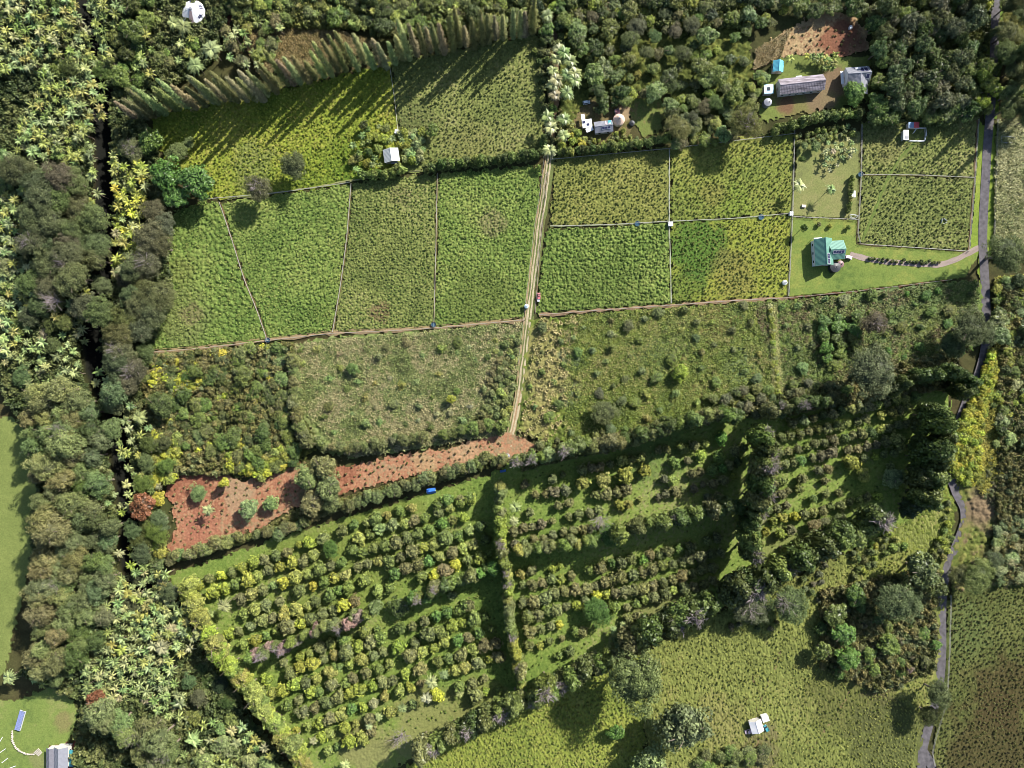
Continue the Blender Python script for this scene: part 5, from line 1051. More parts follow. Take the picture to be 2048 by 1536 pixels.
def crate(px, py, wpx, lpx, h, rot, mat, label, cat='box', name='white_box'):
    x, y = at(px, py, h); w = wpx * .1; l = lpx * .1; o = empty(name, x, y, gh1(x, y), math.radians(rot), label, cat)
    link('body', MB().box(-w + .06, -l + .06, 0, w - .06, l - .06, h).mesh('body', [mat]), o); link('lid', MB().box(-w, -l, h, w, l, h + .1).mesh('lid', [mat]), o)
    link('lid_rib', MB().box(-w, -.04, h + .1, w, .04, h + .15).box(-.04, -l, h + .1, .04, l, h + .16).mesh('lid_rib', [PALE]), o); FLATSPOTS.append((px, py, wpx * .7 + 3)); return o
crate(1341.5, 447.5, 9, 8.5, 1.6, 0, WHITE, 'white square box where four paddock fences meet', 'water tank', 'box_tank')
crate(1583, 427, 7, 8, 1.4, 0, WHITE, 'white box at the lower left corner of the mown garden'); crate(793, 263, 7, 8, 1.8, -10, WHITE, 'white box half under pale bushes above the small cabin')
crate(1707, 388, 7.5, 13, 2.0, 0, WHITE, 'white garden shed in the strip right of the garden hedge', 'shed', 'small_shed'); crate(1608, 412, 8, 5, .6, -5, flat('pinkish_white_paint', (.6, .5, .48)), 'low pinkish white crate on the mown garden', 'crate', 'crate')
crate(1531, 1437.5, 13.5, 12, 2.2, 17, WHITE, 'white square shelter right of the white roofed farm shed', 'shelter', 'shelter'); crate(1702, 54, 5, 6, 1.4, 5, WHITE, 'small white box on the cleared ground')
crate(1500, 1438, 1, 1, .3, 0, WHITE, 'x') if False else None

# grey house: cross gabled
r_, w_, l_ = gable('house', 1718, 147.5, 33, 47, -86, 4.0, 5.9, GREYM, 'grey cross gabled house with solar panels above the dense round tree', 'house', wall=WHITE)
m = roof_gable(6.4, 7.2, 4.2, 5.88, .3); q = link('cross_roof', m.mesh('cross_roof', [GREYM]), r_); q.location = (3.7, .1, 0); q.rotation_euler = (0, 0, math.radians(86))
q = link('cross_wall', walls_gable(6.2, 6.0, 4.1, 5.7).mesh('cross_wall', [WHITE]), r_); q.location = (3.7, .1, 0); q.rotation_euler = (0, 0, math.radians(86))
q = link('verandah', MB().box(-2.6, -5.9, 2.3, 2.6, -4.75, 2.42).mesh('verandah', [WHITE]), r_)
for a, b, c, d in ((-1, .5, 2.6, .6), (-1, .5, 2.6, 2.2)): slope_panel(r_, -1, b, c, d + .0, d + 1.45, w_, 4.0, 5.9)
slope_panel(r_, 1, .5, 2.0, 2.6, 3.9, w_, 4.0, 5.9)
link('dormer', roof_gable(1.5, 2.0, 4.5, 5.1, .1, ribs=0).mesh('dormer', [WHITE]), r_).location = (-2.1, -.1, -.1)
link('chimney', MB().box(-2.9, 3.2, 0, -2.6, 3.5, 4.6).mesh('chimney', [WHITE]), r_)

# green roofed house
r_, w_, l_ = gable('house', 1650.5, 502.5, 36, 53.5, 3.5, 3.8, 6.0, GREENR, 'green roofed house with dark solar panels on the big lawn', 'house', wall=WHITE)
slope_panel(r_, 1, .35, 1.75, -5.0, -1.0, w_, 3.8, 6.0)
mw = roof_gable(6.9, 5.6, 3.8, 5.6, .25, ribs=.45); q = link('wing_roof', mw.mesh('wing_roof', [GREENR]), r_); q.location = (5.0, .45, 0); q.rotation_euler = (0, 0, math.radians(90))
q2 = link('wing_wall', walls_gable(6.6, 5.2, 3.6, 5.4).mesh('wing_wall', [WHITE]), r_); q2.location = (5.0, .45, 0); q2.rotation_euler = (0, 0, math.radians(90))
slope_panel(q, -1, .5, 1.6, -2.4, 2.0, 6.9, 3.8, 5.6)
link('porch', MB().box(-3.0, 4.7, 2.3, .2, 6.0, 2.4).mesh('porch', [WHITE]), r_)
for a in (-2.9, 0.0): link('porch_post', MB().box(a - .05, 5.8, 0, a + .05, 5.9, 2.3).mesh('porch_post', [WHITE]), r_)

# compound with cone roofed hut
r_, w_, l_ = gable('bungalow', 1207.5, 252, 23, 37, -83.5, 2.8, 3.9, GREYM, 'narrow grey roofed bungalow left of the cone roofed hut', 'bungalow', wall=WALL)
slope_panel(r_, 1, .4, 1.3, -.8, 2.6, w_, 2.8, 3.9, cells=True)
slope_panel(r_, -1, .3, 2.2, 1.9, 3.1, w_, 2.8, 3.9, 'teal_roof_sheet', TEAL, .13, False); slope_panel(r_, -1, .3, 2.2, .7, 1.2, w_, 2.8, 3.9, 'pink_roof_sheet', PINKM, .13, False); slope_panel(r_, -1, .35, .95, 2.0, 2.9, w_, 2.8, 3.9, 'skylight', WHITE, .17, False)
def conehut(px, py, rp, n, e, top, mat, wall, label, name, cat, capm=GREYM):
    x, y = at(px, py, e); r = rp * .2 * (H - e) / H; o = empty(name, x, y, 0, .13, label, cat); FLATSPOTS.append((px, py, rp + 3))
    link('wall', MB().cyl(0, 0, 0, e - .05, r * .93, r * .93, n, cap=False).mesh('wall', [wall]), o)
    m = MB().cyl(0, 0, e, top, r, r * .14, n, cap=False).cyl(0, 0, e - .12, e, r, r, n, cap=False)
    for j in range(n):
        a = (j) * 2 * math.pi / n; m.tube([(r * math.cos(a), r * math.sin(a), e + .01), (r * .14 * math.cos(a), r * .14 * math.sin(a), top + .01)], .04, 4)
    link('roof', m.mesh('roof', [mat]), o); link('roof_vent', MB().cyl(0, 0, top, top + .35, r * .16, r * .10, 12).mesh('roof_vent', [capm]), o)
    link('door', MB().box(-.45, -r * .95, .02, .45, -r * .9, 2.0).mesh('door', [WOOD]), o); return o, r
conehut(1238, 239, 11.8, 20, 2.4, 4.2, THATCH, WALL, 'round hut with beige cone roof beside the grey bungalow', 'round_hut', 'hut')
o, r = conehut(386.5, 23.5, 24, 12, 3.0, 5.2, WHITE, WALL, 'large round white roofed house with faceted roof at the top edge', 'round_house', 'house', GREYM)
def facet_panel(o, r, a, f0, f1, hw, e, top, name, mat, frame=True):
    k = r * .86; ca, sa = math.cos(a), math.sin(a); pr = math.cos(math.pi / 12)
    def P(f, s): rr = r * pr * (1 - f * .86); return (rr * ca - s * sa, rr * sa + s * ca, e + (top - e) * f + .12)
    V = [P(f0, -hw), P(f0, hw), P(f1, hw * (1 if frame else .5)), P(f1, -hw * (1 if frame else .5))]; V += [(a_, b_, c_ - .06) for a_, b_, c_ in V]
    q = link(name, MB().add(V, [(0, 1, 2, 3), (7, 6, 5, 4), (0, 4, 5, 1), (1, 5, 6, 2), (2, 6, 7, 3), (3, 7, 4, 0)]).mesh(name, [mat]), o)
    if frame:
        m = MB()
        for s in (-.5, 0, .5): V = [P(f0, hw * s * 2 - .04 if s else -.04), P(f0, hw * s * 2 + .04 if s else .04), P(f1, hw * s * 2 + .04 if s else .04), P(f1, hw * s * 2 - .04 if s else -.04)]; m.add([(a_, b_, c_ + .006) for a_, b_, c_ in V], [(0, 1, 2, 3)])
        link('panel_frame', m.mesh('panel_frame', [PVFRAME]), q)
A12 = math.pi / 12
facet_panel(o, r, A12, .12, .42, .95, 3.0, 5.2, 'solar_panel', SOLAR); facet_panel(o, r, -A12 * 3, .14, .34, .8, 3.0, 5.2, 'solar_panel', SOLAR)
facet_panel(o, r, -A12 * 7, .04, .95, .95, 3.0, 5.2, 'skylight', flat('smoked_skylight', (.25, .19, .19), .4), False)
x, y = at(362, 45, 2.2); q = empty('lean_to', x, y, 0, math.radians(38), 'white flat lean-to roof behind palms beside the round white house', 'lean-to')
link('roof', MB().box(-2.2, -1.5, 2.3, 2.2, 1.5, 2.42).mesh('roof', [WHITE]), q)
for a in (-2.0, 2.0):
    for b in (-1.3, 1.3): link('post', MB().box(a - .06, b - .06, 0, a + .06, b + .06, 2.3).mesh('post', [WOOD]), q)
tank(316, 17, 3, 1.4, WHITE, 'upper small white tank left of the round white house'); tank(320, 26, 3.2, 1.4, WHITE, 'lower small white tank left of the round white house')
# white canopy platform left of bungalow
x, y = at(1174, 247, 2.4); q = empty('canopy', x, y, 0, math.radians(8), 'ragged white canopy with small solar panels left of the bungalow', 'canopy'); FLATSPOTS.append((1174, 247, 22))
link('roof', MB().box(-1.9, -1.6, 2.3, 2.0, 1.7, 2.4).mesh('roof', [WHITE]), q); e_ = link('side_roof', MB().box(-1.9, 1.75, 2.2, -.5, 4.0, 2.3).mesh('side_roof', [WHITE]), q); e2 = link('side_roof', MB().box(-1.4, -3.3, 2.2, 1.6, -1.7, 2.3).mesh('side_roof', [WHITE]), q); e2.rotation_euler = (0, 0, .25)
for a, b in ((-1.2, .6), (.3, -.5)): link('solar_panel', MB().box(a - .5, b - .4, 2.45, a + .6, b + .5, 2.5).mesh('solar_panel', [SOLAR]), q)
for a in (-1.8, 1.9):
    for b in (-1.5, 1.6): link('post', MB().box(a - .05, b - .05, 0, a + .05, b + .05, 2.3).mesh('post', [WOOD]), q)
gable('hut', 1235, 223, 13, 9, -75, 2.0, 2.7, flat('dark_red_sheet', (.16, .08, .09), .7), 'small dark red-brown roofed hut above the cone roofed hut', 'hut', over=.2, ribs=.3)

# white roofed farm shed in the bottom pasture
gable('farm_shed', 1514, 1454.5, 25, 25, 16, 2.6, 3.5, WHITE, 'white roofed farm shed with a pickup beside it in the bottom pasture', 'shed', mat2=None)
# paddock pen shelter
r2 = root_at('shelter', 1812, 270, 2.2, 0, 'white roofed shelter at the left of the railed pen', 'shelter'); FLATSPOTS.append((1812, 270, 14)); FLATSPOTS.append((1832, 270, 20))
link('roof', MB().box(-1.05, -2.0, 2.2, 1.05, 2.0, 2.32).mesh('roof', [WHITE]), r2); link('roof_panel', MB().box(-.35, -1.45, 2.34, .95, -.2, 2.4).mesh('roof_panel', [GREYM]), r2); link('wall', MB().box(-.95, -1.9, 0, -.85, 1.9, 2.2).box(.85, -1.9, 0, .95, 1.9, 2.2).box(-.95, 1.8, 0, .95, 1.9, 2.2).mesh('wall', [WALL]), r2)
r2 = root_at('shed', 1828, 249.5, 2.4, 0, 'low shed with half blue-grey half red roof above the railed pen', 'shed')
link('wall', MB().box(-1.9, -.95, 0, 1.9, .95, 2.2).mesh('wall', [WALL]), r2); link('roof_sheet', MB().box(-2.1, -1.1, 2.2, 0, 1.1, 2.32).mesh('roof_sheet', [flat('blue_grey_sheet', (.16, .25, .38), .5)]), r2)['label'] = 'blue-grey roof sheet'; link('roof_sheet', MB().box(.004, -1.15, 2.24, 2.1, 1.15, 2.36).mesh('roof_sheet', [RED]), r2)['label'] = 'red roof sheet'; FLATSPOTS.append((1828, 249, 16))

# lower left house with wing, teal lean-to
r_, w_, l_ = gable('house', 119, 1518, 27, 42, 0, 3.6, 5.0, GREYM, 'grey metal roofed house at the bottom left edge', 'house')
q = link('wing_roof', roof_gable(3.2, 7.4, 3.0, 3.8, .2).mesh('wing_roof', [flat('dark_grey_sheet', (.12, .12, .14), .6)]), r_); q.location = (-4.4, -.4, 0); link('wing_wall', walls_gable(3.0, 7.0, 3.0, 3.7).mesh('wing_wall', [WALL]), r_).location = (-4.4, -.4, 0)
q = link('lean_to_roof', MB().box(2.75, -4, 2.5, 4.3, 2.6, 2.6).mesh('lean_to_roof', [TEAL]), r_); q['label'] = 'teal flat lean-to roof'
# ground mounted solar array
x, y = at(38.5, 1442, 1); o = empty('solar_array', x, y, 0, math.radians(-16), 'ground mounted solar array of two columns on the bottom left lawn', 'solar array'); FLATSPOTS.append((38, 1442, 24))
for i in range(12):
    for j in (0, 1):
        yy = (i - 5.5) * .66; xx = -.56 + j * 1.12
        p = link('solar_panel', MB().box(xx - .5, yy - .29, .75 + j * .12, xx + .5, yy + .29, .80 + j * .12).mesh('solar_panel', [flat('blue_cell', (.16, .19, .34), .3)] if i == 0 and j == 0 else [bpy.data.materials['blue_cell']]), o)
link('rack', MB().box(-1.2, -4.05, .55, 1.2, -3.95, .7).box(-1.2, 3.95, .55, 1.2, 4.05, .7).box(-1.12, -4.0, 0, -1.02, 4.0, .6).box(1.02, -4, 0, 1.12, 4, .6).mesh('rack', [PVFRAME]), o)
def wallrun(name, pts, w, h, mat, label, cat):
    m = MB(); Q = along(pts, 4)
    rr = np.random.default_rng(int(pts[0][0]))
    for (a, b) in Q:
        x, y = at(a, b); s = w * rr.uniform(.8, 1.2); q = h * rr.uniform(.7, 1.1); t = rr.uniform(0, 3)
        V, F = core(s, s * .8, q, q * .3, rr, .22); m.add(V + [x, y, gh1(x, y)], F)
    o = link(name, m.mesh(name, [mat])); o['label'] = label; o['category'] = cat; return o
wallrun('rock_wall', [(25, 1462), (25, 1480), (31, 1494), (42, 1503), (54, 1508), (68, 1508)], .42, .5, STONE, 'low curved rock wall round the bottom left lawn', 'wall')
x, y = at(76, 1505, .3); o = empty('steps', x, y, 0, math.radians(42), 'pale wooden steps at the end of the curved rock wall', 'steps')
for i in range(5): link('step', MB().box(-1.1, i * .5 - 1.2, 0, 1.1, i * .5 - .85, .16 + i * .1).mesh('step', [STONE]), o)
for i, (a, b, rt, lab) in enumerate(((2, 1480, 60, 'white pipe lying at the very left edge of the bottom lawn'), (6, 1501, 35, 'upper white pole lying on the bottom left lawn'), (11, 1520, 38, 'lower white pole lying on the bottom left lawn'), (25, 1534, 20, 'white pole on the bottom edge of the left lawn'))):
    x, y = at(a, b); o = link('pole', MB().tube([(-1.5, 0, .15), (0, 0, .2), (1.5, 0, .15)], .14, 6).box(-1.6, -.2, .02, -1.3, .2, .3).mesh('pole', [WHITE])); o.location = (x, y, 0); o.rotation_euler = (0, 0, math.radians(rt)); o['label'] = lab; o['category'] = 'pole'
# tarpaulins in the shade
for a, b, w_, l_, lab in ((862, 983, 1.8, 1.1, 'blue ridge tent in the shade above the left orchard'), (1006, 943, 1.2, .5, 'small blue tent at the top of the vertical windbreak')):
    x, y = at(a, b, 1.5); o = empty('tent', x, y, 0, .15, lab, 'tent'); link('canopy', MB().add([(-w_, -l_, .1), (w_, -l_, .1), (w_, l_, .1), (-w_, l_, .1), (-w_, 0, 1.7), (w_, 0, 1.7)], [(0, 1, 5, 4), (2, 3, 4, 5)]).mesh('canopy', [BLUE]), o)
    link('pole', MB().tube([(-w_, 0, 0), (-w_, 0, 1.75)], .04).tube([(w_, 0, 0), (w_, 0, 1.75)], .04).mesh('pole', [WHITE]), o); FLATSPOTS.append((a, b, 14))

# ------------------------------------------------------------------ vehicles
def vehicle(px, py, rot, L, W, bm, label, cat, kind='suv', name='car'):
    x, y = at(px, py, .8); o = empty(name, x, y, gh1(x, y) + .12, math.radians(rot), label, cat); FLATSPOTS.append((px, py, 9))
    b = MB(); a, c = L / 2, W / 2
    b.add([(-a, -c, .3), (a, -c, .3), (a, c, .3), (-a, c, .3), (-a, -c, .85), (a * .96, -c * .95, .8), (a * .96, c * .95, .8), (-a, c, .85)], [(3, 2, 1, 0), (4, 5, 6, 7), (0, 1, 5, 4), (1, 2, 6, 5), (2, 3, 7, 6), (3, 0, 4, 7)])
    if kind == 'pickup': b.box(-a, -c, .85, -a + .06, c, 1.1).box(-a + .06, -c, .85, -.1 * a, -c + .07, 1.1).box(-a + .06, c - .07, .85, -.1 * a, c, 1.1)
    link('body', b.mesh('body', [bm]), o)
    x0, x1 = (-.05 * a, .55 * a) if kind == 'pickup' else (-.92 * a, .5 * a)
    g = MB().add([(x0, -c * .92, .86), (x1, -c * .92, .86), (x1, c * .92, .86), (x0, c * .92, .86), (x0 + .12, -c * .8, 1.38), (x1 - .35, -c * .8, 1.38), (x1 - .35, c * .8, 1.38), (x0 + .12, c * .8, 1.38)], [(0, 1, 5, 4), (1, 2, 6, 5), (2, 3, 7, 6), (3, 0, 4, 7)])
    cb = link('cab_windows', g.mesh('cab_windows', [GLASS]), o); link('cab_roof', MB().box(x0 + .1, -c * .82, 1.38, x1 - .33, c * .82, 1.44).mesh('cab_roof', [bm]), o)
    for sx in (-.62, .62):
        for sy in (-1, 1):
            th = MB().cyl(0, 0, -.11, .11, .33, .33, 14).cyl(0, 0, .1, .12, .16, .16, 8); t = link('wheel', th.mesh('wheel', [TYRE]), o); t.location = (a * sx, c * sy * .95, .3); t.rotation_euler = (math.pi / 2, 0, 0)
    for sy in (-1, 1): link('headlight', MB().box(a * .955, sy * c * .7 - .13, .55, a + .02, sy * c * .7 + .13, .7).mesh('headlight', [WHITE]), o)
    return o
vehicle(418, 10, -72, 3.2, 1.35, WHITE, 'white pickup parked right of the large round white house', 'pickup', 'pickup', 'pickup_truck')
vehicle(1173, 205, 8, 2.9, 1.25, flat('silver_paint', (.45, .5, .52), .35, .5), 'silver car on the grass patch above the white canopy', 'car')
vehicle(1697, 514.5, -10, 2.9, 1.4, flat('pinkish_white_car_paint', (.6, .5, .52), .35, .5), 'pinkish white car under the green house roof by the driveway', 'car')
vehicle(1498, 1463, -165, 3.2, 1.5, flat('pale_pink_car_paint', (.62, .45, .48), .35, .5), 'pale pink and white pickup left of the white roofed farm shed', 'pickup', 'pickup', 'pickup_truck')
vehicle(1078, 592, 92, 2.6, 1.2, flat('faded_red_paint', (.42, .14, .15), .5, .4), 'faded red utility vehicle on the right side of the track', 'utility vehicle', 'pickup', 'utility_vehicle')
vehicle(1532.5, 1456, 120, 2.6, 1.3, TEAL, 'teal tractor like vehicle right of the white roofed farm shed', 'vehicle', 'pickup', 'utility_vehicle')
crate(1077, 601, 4.5, 4.5, .9, 10, WHITE, 'white box on the verge behind the red utility vehicle'); crate(1507, 1438.5, 6, 3.5, .6, 10, flat('cream_paint', (.55, .48, .42)), 'cream coloured trough behind the white roofed farm shed', 'trough', 'feed_trough')

# ------------------------------------------------------------------ fences
def fence(name, pts, label, step=26, h=1.25, rail=None, mat=WOOD, wm=WIRE, r=.09, cat='fence', group=None, rr=.035):
    x0, y0 = at(*pts[0]); o = empty(name, x0, y0, 0, 0, label, cat, group); Q = along(pts, step)
    W = np.array([at(*p) for p in Q]) - [x0, y0]; m = MB().tube([(0, 0, 0), (0, 0, h * .55), (0, 0, h)], [r, r * .9, r * .85], 6); me = m.mesh('post', [mat])
    for a, b in W[:100]: p = bpy.data.objects.new('post', me); C.objects.link(p); p.parent = o; p.location = (a, b, gh1(a + x0, b + y0))
    for z in ((.45, .8, 1.12) if not rail else rail):
        q = MB(); q.tube([(a, b, z + gh1(a + x0, b + y0)) for a, b in W], rr, 4); link('wire' if not rail else 'rail', q.mesh('wire', [wm]), o)
    return o
for k, lab in (('e1', 'wire fence along the leftmost divider path of the lower paddocks'), ('e2', 'wire fence along the middle divider path of the lower paddocks'), ('e3', 'wire fence along the right divider path of the lower paddocks'), ('e4', 'wire fence between the yellow and the dull upper paddock'),
               ('w1', 'upright fence crossing at the white square box'), ('w2', 'fence from the track to the white square box'), ('w3', 'fence from the white square box to the mown garden'), ('w4', 'long fence down the left side of garden and house lawn'),
               ('w5', 'fence down the right side of the mown garden'), ('w6', 'fence between mown garden and house lawn'), ('w7', 'fence between house lawn and the tussock paddock'), ('w8', 'fence between the two tussock paddocks left of the road'), ('w9', 'fence along the road verge of the tussock paddocks'), ('w10', 'fence along the right side of the grassy track')):
    fence('wire_fence', LINES[k], lab)
fence('wire_fence', offs(TRACK[:9], 11), 'fence along the left side of the grassy track'); fence('wire_fence', BOUND, 'fence along the pinkish soil strip below the lower left paddocks'); fence('wire_fence', BOUND2, 'fence along the soil strip below the right hand paddocks')
fence('wire_fence', [(1993, 240), (1990, 350), (1985, 500)], 'fence right of the upper road'); fence('wire_fence', [(1900, 1190), (1897, 1300), (1892, 1400), (1880, 1440), (1862, 1500), (1868, 1530)], 'fence along the right side of the lower road'); fence('wire_fence', [(400, 400), (560, 386), (700, 366)], 'fence below the yellow paddock')
fence('wire_fence', [(1100, 320), (1340, 298), (1590, 268)], 'fence below the clipped hedges')
fence('rail_pen', [(1818, 258), (1849, 258), (1849, 284), (1816, 283)], 'white railed pen beside the white roofed shelter', 16, 1.4, (.5, 1.25), WHITE, WHITE, .09, 'pen', rr=.12)
fence('pen_gate', [(1824, 268), (1831, 258)], 'white gate standing open inside the railed pen', 12, 1.3, (.5, 1.2), WHITE, WHITE, .06, 'gate', rr=.10)
fence('rail_pen', [(1998, 274), (2026, 277), (2026, 289), (1998, 286), (1998, 274)], 'grey railed pen right of the upper road', 14, 1.4, (.5, 1.25), PALE, PALE, .09, 'pen', rr=.10)
fence('rail_pen', [(1698, 430), (1714, 431), (1714, 438), (1698, 437), (1698, 430)], 'small pale pen at the lower right corner of the mown garden', 10, 1.3, (.5, 1.2), PALE, PALE, .08, 'pen', rr=.09)
x, y = at(1889, 442, 1.0); o = empty('hay_feeder', x, y, 0, .4, 'small three sided feeder in the tussock paddock by the road', 'feeder')
for k in range(3): q = link('side', MB().box(-.9, -.9, 0, .9, -.8, .9).mesh('side', [PALE]), o); q.rotation_euler = (0, 0, k * 2.094)

# ------------------------------------------------------------------ scattered growth nobody could count
def instancer(o, src):
    name = o.name
    cl = bpy.data.collections.new(name + '_variants')
    for i, m_ in enumerate(src): cl.objects.link(bpy.data.objects.new('%s_variant_%02d' % (name, i), m_))
    g = bpy.data.node_groups.new(name, 'GeometryNodeTree'); g.interface.new_socket('Geometry', in_out='INPUT', socket_type='NodeSocketGeometry'); g.interface.new_socket('Geometry', in_out='OUTPUT', socket_type='NodeSocketGeometry')
    n_ = g.nodes.new; gi = n_('NodeGroupInput'); go = n_('NodeGroupOutput'); ip = n_('GeometryNodeInstanceOnPoints'); ci = n_('GeometryNodeCollectionInfo')
    ci.inputs['Collection'].default_value = cl; ci.inputs['Separate Children'].default_value = True; ci.inputs['Reset Children'].default_value = True
    def na(nm, ty):
        q = n_('GeometryNodeInputNamedAttribute'); q.data_type = ty; q.inputs['Name'].default_value = nm; return q.outputs['Attribute']
    L = g.links.new; L(gi.outputs[0], ip.inputs['Points']); L(ci.outputs[0], ip.inputs['Instance']); ip.inputs['Pick Instance'].default_value = True
    L(na('pick', 'INT'), ip.inputs['Instance Index']); e2r = n_('FunctionNodeEulerToRotation'); L(na('rot', 'FLOAT_VECTOR'), e2r.inputs[0]); L(e2r.outputs[0], ip.inputs['Rotation']); L(na('scl', 'FLOAT_VECTOR'), ip.inputs['Scale'])
    L(ip.outputs[0], go.inputs[0]); md = o.modifiers.new('scatter', 'NODES'); md.node_group = g; return o

def scatter(name, polys, n, src, colf, smin, smax, seed, clear=True, keepf=None, rag=0):
    """points with own tint and size; every point carries a small plant"""
    r = np.random.default_rng(seed); PX = []; PY = []
    areas = []
    for p in polys:
        a = np.array(p, float); areas.append(abs(np.dot(a[:, 0], np.roll(a[:, 1], 1)) - np.dot(a[:, 1], np.roll(a[:, 0], 1))) / 2)
    if n < 20: n = sum(areas) / 25.0 / (n * n)
    for p, ar in zip(polys, areas):
        a = np.array(p, float); k = int(n * ar / sum(areas)); x0, y0 = a.min(0); x1, y1 = a.max(0)
        q = math.sqrt(ar / max(k, 1)); gx, gy = np.meshgrid(np.arange(x0, x1, q), np.arange(y0, y1, q)); x = (gx + r.uniform(-.48, .48, gx.shape) * q).ravel(); y = (gy + r.uniform(-.48, .48, gx.shape) * q).ravel(); m = inpoly(x + rag * (fbm(x, y, 40, seed, 3) - .5), y + rag * (fbm(x, y, 40, seed + 5, 3) - .5), p); PX.append(x[m]); PY.append(y[m])
    px = np.concatenate(PX); py = np.concatenate(PY); keep = (px > -30) & (px < 2080) & (py > -30) & (py < 1570)
    if clear:
        keep &= trodden(px, py) > .5
        for (a, b, q) in FLATSPOTS: keep &= np.hypot(px - a, py - b) > q
    if keepf is not None: keep &= keepf(px, py, r)
    keep &= segdist((px - 1024) * .2, (768 - py) * .2, GW) > 5.0
    px, py = px[keep], py[keep]; x = (px - 1024) * .2; y = (768 - py) * .2; N = len(px)
    V = np.stack([x, y, gh(x, y) + .05], 1)
    c = colf(px, py, x, y, r) * r.uniform(.85, 1.15, (N, 1)) * (.78 if name == 'grass_tufts' else .82); s = r.uniform(smin, smax, N)
    me = bpy.data.meshes.new(name); me.vertices.add(N); me.vertices.foreach_set('co', V.astype(F32).ravel())
    for an, ty, arr in (('tint', 'FLOAT_COLOR', np.c_[c, np.ones(N)]), ('rot', 'FLOAT_VECTOR', np.c_[r.normal(size=(N, 2)) * .12, r.uniform(0, 6.28, N)]), ('scl', 'FLOAT_VECTOR', np.c_[s, s, s * r.uniform(.8, 1.5, N)])):
        a = me.attributes.new(an, ty, 'POINT'); a.data.foreach_set('color' if ty == 'FLOAT_COLOR' else 'vector', np.ascontiguousarray(arr, F32).ravel())
    a = me.attributes.new('pick', 'INT', 'POINT'); a.data.foreach_set('value', r.integers(0, len(src), N).astype(np.int32))
    o = link(name, me, kind='stuff')
    return instancer(o, src)

S_TUFT = [lobed(400 + i, .60, .62, .42, 8, .3, 7, .42, .5, .3, -.1, .8, cork=.5).mesh('tuft', [LEAFI]) for i in range(5)]
S_SHRUB = [lobed(420 + i, .95, .95, .75, 11, .42, 10, .52, .6, .3, -.2, .8, cork=.5).mesh('understorey_shrub', [LEAFI]) for i in range(4)]
S_REED = [tuft(440 + i, 20, 1.9, .6, .13).mesh('tall_grass_clump', [LEAFI]) for i in range(4)]
def pal(cols, sc, seed, spread=1.5):
    P = np.array(cols)
    def f(px, py, x, y, r):
        n = np.clip((fbm(x, y, sc, seed, 4) - .5) * spread + .58 + r.normal(size=len(x)) * .2, 0, .999) * (len(P) - 1); i = n.astype(int); k = (n - i)[:, None]
        return P[i] * (1 - k) + P[np.minimum(i + 1, len(P) - 1)] * k
    return f
PADL = [[(300, 232), (540, 185), (780, 125), (797, 262), (800, 345), (560, 388), (400, 395)]]
scatter('grass_tufts', PADL, 1.2, S_TUFT, pal(GY, 14, 5), .4, .85, 1)
scatter('grass_tufts', [[(780, 125), (1098, 75), (1080, 322), (870, 345), (797, 262)], [(1724, 245), (1958, 225), (1936, 503), (1714, 489)]], 1.25, S_TUFT, pal(GD, 14, 6), .35, .8, 2)
scatter('grass_tufts', [F1, [(440, 405), (875, 348), (868, 655), (536, 682)], [(875, 348), (1083, 330), (1050, 638), (868, 655)], [(1092, 458), (1338, 446), (1342, 608), (1072, 629)]], 1.1, S_TUFT, pal(GK, 12, 7), .38, .75, 3)
scatter('grass_tufts', [[(1108, 312), (1590, 262), (1576, 594), (1340, 606), (1338, 445), (1100, 453)]], 1.2, S_TUFT, pal([col(132, 152, 68), col(162, 172, 78), col(180, 180, 92)], 14, 8), .35, .8, 4)
scatter('tall_grass', [[(575, 690), (1048, 645), (1012, 868), (700, 915), (590, 800)]], 7500, S_REED, pal(MW + [col(188, 178, 128)], 9, 9), .4, .95, 5)
scatter('tall_grass', [[(1060, 640), (1150, 630), (1140, 760), (1120, 880), (1035, 860), (1048, 740)]], 1.9, S_REED, pal([col(176, 164, 100), col(196, 182, 122), col(150, 152, 84)], 8, 10), .6, 1.2, 6, rag=70)
scatter('tall_grass', [[(1130, 632), (1505, 604), (1560, 800), (1380, 850), (1130, 885)]], 5500, S_REED, pal([col(106, 128, 52), col(128, 150, 58), col(148, 162, 72), col(166, 164, 92)], 9, 11), .35, .85, 7)
scatter('tall_grass', [[(1505, 604), (1965, 560), (1960, 690), (1700, 770), (1560, 800)]], 4200, S_REED, pal([col(96, 122, 54), col(118, 140, 66), col(138, 150, 80), col(136, 122, 82)], 9, 12), .4, .9, 8)
scatter('tall_grass', [[(1990, 245), (2070, 230), (2070, 520), (1985, 520)]], 1700, S_REED, pal([col(128, 140, 76), col(178, 180, 116), col(196, 194, 136)], 7, 13), .5, 1.1, 9)
scatter('tall_grass', [[(1905, 900), (1990, 555), (2070, 550), (2070, 900), (1960, 990)]], 3600, S_REED, pal([col(104, 118, 50), col(160, 160, 50), col(190, 180, 60)], 9, 14), .5, 1.1, 10)
scatter('tall_grass', [[(1537, 615), (1549, 612), (1562, 790), (1545, 790)]], 420, S_REED, pal([col(170, 172, 96), col(186, 184, 112)], 9, 15), .6, 1.0, 11)
scatter('tall_grass', [[(480, 60), (640, 50), (760, 90), (690, 120), (520, 150)], [(0, 150), (60, 150), (60, 260), (0, 330)], [(1510, 100), (1580, 60), (1560, 115), (1505, 140)]], 3000, S_REED, pal([col(130, 120, 64), col(164, 142, 88), col(176, 156, 106)], 7, 16), .4, .9, 12)
